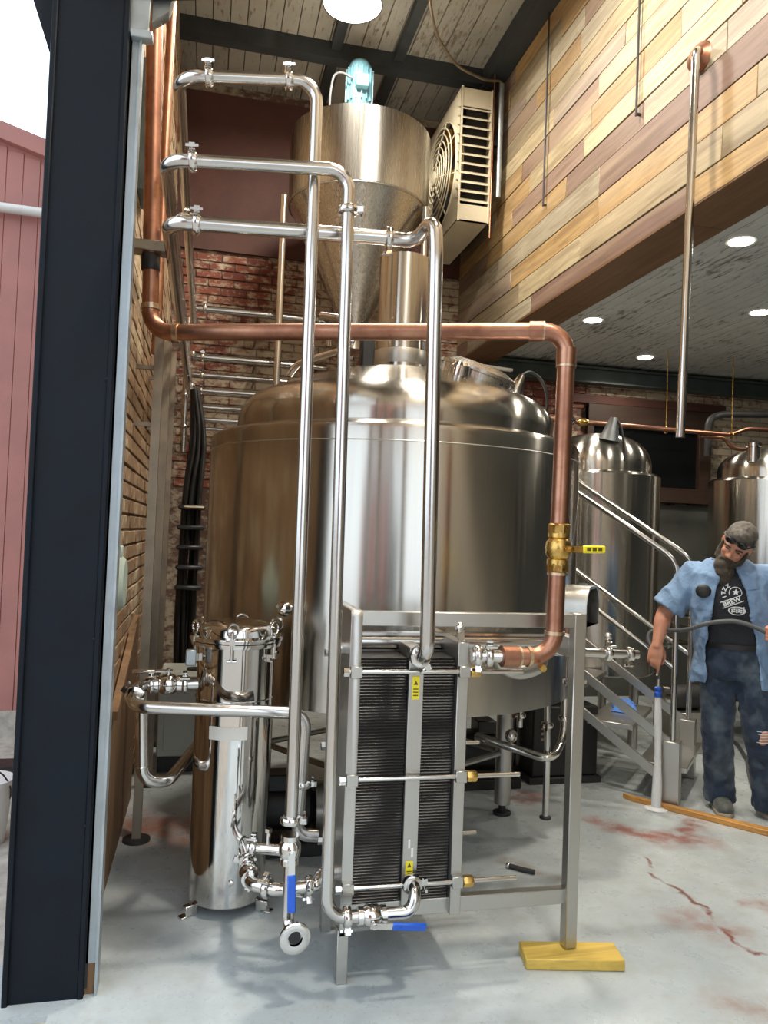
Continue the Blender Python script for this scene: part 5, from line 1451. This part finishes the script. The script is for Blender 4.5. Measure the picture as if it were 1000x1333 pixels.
# denim shirt: open shell with sleeves
SH = [(-0.005, 0.000, 0.745, 0.215, 0.150, -0.150, 0.135), (-0.008, 0.004, 0.85, 0.210, 0.155, -0.150, 0.125), (-0.010, 0.010, 0.95, 0.203, 0.160, -0.145, 0.118), (-0.018, 0.018, 1.06, 0.200, 0.165, -0.138, 0.100), (-0.030, 0.026, 1.18, 0.204, 0.164, -0.118, 0.072), (-0.042, 0.030, 1.29, 0.210, 0.148, -0.100, 0.045), (-0.050, 0.032, 1.37, 0.200, 0.125, -0.085, 0.015), (-0.050, 0.034, 1.42, 0.140, 0.100, -0.075, -0.010), (-0.047, 0.040, 1.455, 0.090, 0.084, -0.070, -0.015)]
shirt = MB()
TH = 0.012
rings = []
for (a, b, z, ra, rb, gl, gr) in SH:
    t0 = math.asin(max(-0.95, min(0.95, (gr - a) / ra)))        # right edge of the gap, angle from front
    t1 = math.asin(max(-0.95, min(0.95, (gl - a) / ra)))
    n = 36
    outer_, inner_ = [], []
    for k in range(n):
        th = t0 + (2 * PI + t1 - t0) * k / (n - 1)
        dr = 0.010 * math.sin(3 * th + 9 * z) * (1.0 if z < 1.25 else 0.3)
        for lst, off in ((outer_, TH + dr), (inner_, dr)):
            lst.append(mp_(a + (ra + off) * math.sin(th), b + (rb + off) * math.cos(th), z))
    rings.append(outer_ + inner_[::-1])
shirt.loft(rings, True)
def sleeve(pts, rr):
    pts = [V(p) for p in pts]
    n = 22; R1, R2 = [], []
    u = None
    for i, p in enumerate(pts):
        d = (pts[min(i + 1, len(pts) - 1)] - pts[max(i - 1, 0)]).normalized()
        if u is None: u, w = MB.frame(d)
        else:
            u = (u - d * u.dot(d)).normalized(); w = d.cross(u)
        for lst, off in ((R1, 0.0), (R2, -TH)):
            lst.append([p + (u * math.cos(2 * PI * k / n) + w * math.sin(2 * PI * k / n)) * (rr[i] + off) for k in range(n)])
    shirt.loft(R1 + R2[::-1] + [R1[0]], False)
sleeve([mp_(-0.15, 0.03, 1.352), RS + V((0, 0, -0.002)), RS.lerp(RE, 0.45), RS.lerp(RE, 0.86)], [0.085, 0.080, 0.084, 0.092])
sleeve([mp_(0.06, 0.03, 1.352), LS + V((0, 0, -0.002)), LS.lerp(LE, 0.45), LS.lerp(LE, 0.86)], [0.085, 0.080, 0.084, 0.092])
shirt_o = remeshed(shirt, 'shirt', 'denim_shirt', person, 0.0062, 3, 0.016, 12, seed=3.0)
shirt_o['label'] = 'open light blue short sleeved shirt'
# collar wings
for (pts) in ([(-0.125, 0.095, 1.43), (-0.085, 0.130, 1.425), (-0.090, 0.150, 1.345), (-0.135, 0.135, 1.355)], [(-0.010, 0.130, 1.425), (0.040, 0.090, 1.43), (0.060, 0.125, 1.36), (0.015, 0.148, 1.350)]):
    MB().prism([mp_(*p) for p in pts], MF_ * 0.008).build('collar', 'denim_shirt', shirt_o, 0.002)
# jeans
jn = MB()
jn.loft([ering(mp_(0, 0, z), MR, MF_, ra, rb) for (z, ra, rb) in ((0.985, 0.166, 0.138), (0.92, 0.176, 0.138), (0.84, 0.180, 0.135), (0.79, 0.170, 0.120))], True)
for (h_, k_, a_) in ((RH, RK, RA), (LH, LK, LA)):
    jn.tube([h_ + V((0, 0, 0.03)), h_.lerp(k_, 0.35), h_.lerp(k_, 0.7), k_, k_.lerp(a_, 0.4), k_.lerp(a_, 0.8), a_ + MF_ * 0.012 + V((0, 0, -0.045))], [0.098, 0.099, 0.090, 0.083, 0.079, 0.077, 0.086], 22)
jeans_o = remeshed(jn, 'jeans', 'jeans', person, 0.0075, 2, 0.014, 14, seed=7.0)
jeans_o['label'] = 'worn dark jeans with torn knee'
MB().loft([ering(mp_(0, 0.002, z), MR, MF_, 0.176, 0.146) for z in (0.955, 0.985)], False).build('belt', 'black', jeans_o)
for k in range(5):
    q0 = LK + MF_ * 0.094 + MR * (0.01 - 0.028) + V((0, 0, 0.030 - 0.015 * k)); q1 = q0 + MR * 0.056 + V((0, 0, 0.004))
    MB().tube([q0 - MF_ * 0.012, (q0 + q1) / 2 + MF_ * 0.004, q1 - MF_ * 0.012], 0.0018, 6).build('torn_thread', 'print_white', jeans_o)
# shoes
for (a_, sw) in ((RA, 0.06), (LA, 0.10)):
    sd = (MF_ + MR * (0.22 if a_ is RA else 0.80)).normalized(); ss = V((0, 0, 1)).cross(sd).normalized()
    R_ = Matrix((ss, sd, V((0, 0, 1)))).transposed()
    base = V((a_.x, a_.y, 0))
    sm = MB()
    sm.ball(base + sd * 0.010 + V((0, 0, 0.060)), (0.050, 0.080, 0.058), 18, 12, R_)
    sm.ball(base + sd * 0.100 + V((0, 0, 0.045)), (0.054, 0.090, 0.046), 18, 12, R_)
    sm.ball(base + sd * 0.150 + V((0, 0, 0.040)), (0.050, 0.050, 0.036), 18, 12, R_)
    so_ = remeshed(sm, 'shoe', 'shoe', person, 0.006, 4)
    sl = MB()
    prof = [(-0.040, -0.060), (0.040, -0.060), (0.046, 0.0), (0.052, 0.10), (0.046, 0.165), (0.022, 0.198), (-0.022, 0.198), (-0.046, 0.165), (-0.052, 0.10), (-0.046, 0.0)]
    sl.prism([base + ss * x_ + sd * y_ + V((0, 0, 0.001)) for x_, y_ in prof], (0, 0, 0.026)).build('sole', 'sole', so_, 0.004)
    for k in range(4):
        c_ = base + sd * (0.055 + 0.022 * k) + V((0, 0, 0.092 - 0.006 * k))
        MB().tube([c_ - ss * 0.026 - V((0, 0, 0.006)), c_ + V((0, 0, 0.002)), c_ + ss * 0.026 - V((0, 0, 0.006))], 0.004, 6).build('lace', 'print_white', so_)
# hair, beard
hr = MB()
hr.ball(hp_(0, -0.022, 0.050), (0.080, 0.092, 0.080), 24, 16, HROT)
hr.ball(hp_(0, -0.056, 0.010), (0.072, 0.062, 0.075), 22, 14, HROT)
hr.ball(hp_(0, 0.030, 0.085), (0.058, 0.052, 0.040), 18, 12, HROT)
hair_o = remeshed(hr, 'hair', 'hair', person, 0.006, 3, 0.004, 45)
hair_o['label'] = 'short greying brown hair'
br = MB()
br.ball(hp_(0, 0.050, -0.108), (0.060, 0.050, 0.058), 20, 12, HROT)
CH_ = hp_(0, 0.060, -0.105)
for (dz_, db_, r_x, r_z) in ((-0.012, 0.002, 0.064, 0.045), (-0.052, 0.012, 0.055, 0.045), (-0.090, 0.014, 0.041, 0.040), (-0.122, 0.012, 0.024, 0.028)):
    br.ball(CH_ + V((0, 0, dz_)) + MF_ * db_ - MR * 0.006, (r_x, r_x * 0.8, r_z), 18, 12)
br.ball(hp_(0, 0.082, -0.054), (0.034, 0.014, 0.009), 14, 8, HROT)
for s_ in (-1, 1):
    br.tube([hp_(s_ * 0.072, 0.012, -0.005), hp_(s_ * 0.068, 0.025, -0.050), hp_(s_ * 0.050, 0.045, -0.095)], [0.007, 0.014, 0.028], 12)
    br.tube([hp_(s_ * 0.030, 0.084, -0.056), hp_(s_ * 0.038, 0.072, -0.095)], [0.010, 0.016], 10)
beard_o = remeshed(br, 'beard', 'beard', person, 0.006, 8, 0.0025, 80)
beard_o['label'] = 'long dark brown beard'
for s_ in (-1, 1):
    MB().ball(hp_(s_ * 0.030, 0.074, 0.008), (0.013, 0.006, 0.003), 12, 8, HROT).build('closed_eyelid', 'beard', person)
    MB().tube([hp_(s_ * 0.014, 0.088, 0.030), hp_(s_ * 0.032, 0.087, 0.034), hp_(s_ * 0.050, 0.076, 0.028)], 0.005, 8).build('eyebrow', 'beard', person)
# sunglasses pushed up on the forehead
sg = MB()
for s_ in (-1, 1):
    sg.ball(hp_(s_ * 0.033, 0.082, 0.072), (0.030, 0.010, 0.021), 18, 10, HROT)
sgo = sg.build('sunglasses', 'lens', person, label='dark sunglasses pushed up on the forehead')
MB().tube([hp_(-0.012, 0.092, 0.076), hp_(0.012, 0.092, 0.076)], 0.004, 8).build('bridge', 'black', sgo)
for s_ in (-1, 1):
    MB().tube([hp_(s_ * 0.062, 0.078, 0.072), hp_(s_ * 0.084, 0.020, 0.050), hp_(s_ * 0.084, -0.020, 0.030)], 0.004, 8).build('temple', 'black', sgo)

# ---- print on the tee, laid on the cloth
def bvh_of(o):
    me = o.data; org = ORIGIN[o.name]
    return BVHTree.FromPolygons([v.co + org for v in me.vertices], [tuple(p.vertices) for p in me.polygons])
tee_bvh = bvh_of(tee_o); shirt_bvh = bvh_of(shirt_o)
def lay(bvh, a, z, lift=0.003):
    h = bvh.ray_cast(mp_(a, 0.6, z), -MF_)
    p = h[0] if h[0] is not None else mp_(a, 0.15, z)
    return p + MF_ * lift
def lay_poly_mesh(name, polys, mat, parent, bvh, lift=0.003, label=None):
    """flat print: polygons given in (a, z), draped on the cloth"""
    b = MB()
    for poly in polys:
        b.add([lay(bvh, a, z, lift) for a, z in poly], [tuple(range(len(poly)))])
    o = b.build(name, mat, parent, sharp=80)
    if label: o['label'] = label
    return o
def text_polys(txt, size, cx_, cz_, ang, squash=1.0):
    cu_ = bpy.data.curves.new('t', 'FONT'); cu_.body = txt; cu_.size = size; cu_.align_x = 'CENTER'; cu_.align_y = 'CENTER'; cu_.offset = 0.0012; cu_.resolution_u = 2
    o = bpy.data.objects.new('t', cu_); COL.objects.link(o)
    dg = bpy.context.evaluated_depsgraph_get()
    me = bpy.data.meshes.new_from_object(o.evaluated_get(dg))
    c_, s_ = math.cos(ang), math.sin(ang)
    out = []
    for p in me.polygons:
        out.append([(cx_ + (me.vertices[i].co.x * c_ - me.vertices[i].co.y * s_) * squash, cz_ + me.vertices[i].co.x * s_ + me.vertices[i].co.y * c_) for i in p.vertices])
    bpy.data.objects.remove(o)
    return out
def ring_poly(cx_, cz_, r0_, r1_, a0, a1, n=18, sx=1.0):
    out = []
    for k in range(n):
        t0, t1 = a0 + (a1 - a0) * k / n, a0 + (a1 - a0) * (k + 1) / n
        out.append([(cx_ + r * math.cos(t) * sx, cz_ + r * math.sin(t)) for r, t in ((r0_, t0), (r1_, t0), (r1_, t1), (r0_, t1))])
    return out
PX, PZ = -0.018, 1.245
polys = ring_poly(PX + 0.012, PZ + 0.030, 0.030, 0.034, rad(-10), rad(200))
star = []
for k in range(10):
    r = 0.018 if k % 2 == 0 else 0.009
    star.append((PX + 0.014 + r * math.sin(2 * PI * k / 10), PZ + 0.034 + r * math.cos(2 * PI * k / 10)))
polys += [[(PX + 0.014, PZ + 0.034), star[k], star[(k + 1) % 10]] for k in range(10)]
tilt = rad(24)
def tb_(x_, z_): return (PX + x_ * math.cos(tilt) - z_ * math.sin(tilt), PZ - 0.018 + x_ * math.sin(tilt) + z_ * math.cos(tilt))
for zz in (-0.017, 0.017):
    for k in range(8):
        x0, x1 = -0.062 + 0.0145 * k, -0.062 + 0.0145 * (k + 1)
        polys.append([tb_(x0, zz - 0.002), tb_(x1, zz - 0.002), tb_(x1, zz + 0.002), tb_(x0, zz + 0.002)])
polys += text_polys('BREW', 0.036, PX - 0.004, PZ - 0.020, tilt, 1.0)
for (ch_, an) in (('I', 205), ('T', 180), ('Z', 155), ('Z', 128)):
    t_ = rad(an)
    polys += text_polys(ch_, 0.028, PX + 0.008 + 0.056 * math.cos(t_), PZ + 0.026 + 0.050 * math.sin(t_), t_ - rad(90))
ov = ring_poly(PX + 0.022, PZ - 0.068, 0.020, 0.024, 0, 2 * PI, 22, 1.9)
for i in range(6):
    for j in range(3):
        x_, z_ = PX - 0.006 + 0.0115 * i, PZ - 0.080 + 0.0115 * j + (0.003 if i % 2 else 0)
        ov.append([(x_, z_), (x_ + 0.009, z_ + 0.001), (x_ + 0.008, z_ + 0.009), (x_ - 0.001, z_ + 0.008)])
polys += ov
lay_poly_mesh('tee_print', polys, 'print_white', tee_o, tee_bvh, 0.004, 'pale brewery emblem with star and tilted BREW banner')
# black case clipped to the shirt pocket, and the pocket seam
pc = lay(shirt_bvh, -0.170, 1.275, 0.008)
MB().ball(pc, (0.042, 0.016, 0.038), 18, 12, Matrix((MR, MF_, V((0, 0, 1)))).transposed()).build('clipped_case', 'black', person, label='small black case clipped on the shirt pocket')
for (a0, a1, z) in ((0.055, 0.115, 1.30),):
    rgs = [[lay(shirt_bvh, a0 + (a1 - a0) * k / 6, z + 0.012 * k / 6 + dz, 0.003 + of) for dz, of in ((-0.004, 0), (0.004, 0), (0.004, 0.003), (-0.004, 0.003))] for k in range(7)]
    MB().loft(rgs, True).build('pocket_seam', 'denim_shirt', shirt_o)

# ---- hose, nozzle and water
hose = thing('hose', 'dark grey rubber hose looping across the man to the floor', 'hose', (2.7, 3.9, 0.0))
MB().tube([mp_(-0.402, 0.098, 0.745), mp_(-0.402, 0.096, 0.84), mp_(-0.425, 0.075, 0.90), mp_(-0.470, 0.055, 0.955), mp_(-0.470, 0.035, 1.00), mp_(-0.410, 0.035, 1.03), mp_(-0.32, 0.13, 1.035), mp_(-0.24, 0.20, 1.055), mp_(-0.14, 0.225, 1.105), mp_(0.0, 0.238, 1.130), mp_(0.10, 0.240, 1.10), mp_(0.168, 0.238, 1.07), mp_(0.30, 0.21, 0.95), mp_(0.40, 0.14, 0.60), mp_(0.42, 0.05, 0.16), mp_(0.40, -0.12, 0.014), (3.30, 3.98, 0.014), (3.42, 4.214, 0.014), (3.62, 4.50, 0.014), (3.856, 4.82, 0.014), (4.07, 5.20, 0.014), (4.20, 5.75, 0.014)], 0.0125, 12, 0.07).build('hose_body', 'rubber', hose)
nz_ = MB().tube([mp_(-0.402, 0.098, 0.755), mp_(-0.402, 0.098, 0.695)], 0.0105, 14).build('nozzle_tube', 'pipe_steel', hose)
MB().lathe([(0.012, 0), (0.021, 0.004), (0.022, 0.028), (0.017, 0.032), (0.017, 0.045), (0.021, 0.048), (0.021, 0.058), (0.012, 0.062)], mp_(-0.402, 0.098, 0.638), (0, 0, 1), 18).build('nozzle_head', 'blue_plastic', hose, label='blue hose nozzle')
wt = MB()
wp = []
for k in range(15):
    u = k / 14
    wp.append((mp_(-0.402 + 0.010 * math.sin(2.2 * u), 0.098 + 0.015 * u, 0.640 - 0.634 * u), 0.017 + 0.010 * u + 0.003 * math.sin(9 * u)))
wt.tube([p for p, r in wp], [r for p, r in wp], 16)
wt.lathe([(0.020, 0.05), (0.028, 0.014), (0.045, 0.006), (0.065, 0.002)], wp[-1][0] + V((0, 0, -0.005)), (0, 0, 1), 24)
tag(wt.build('water_stream', 'water'), 'white stream of water falling from the blue hose nozzle to the floor', 'water')
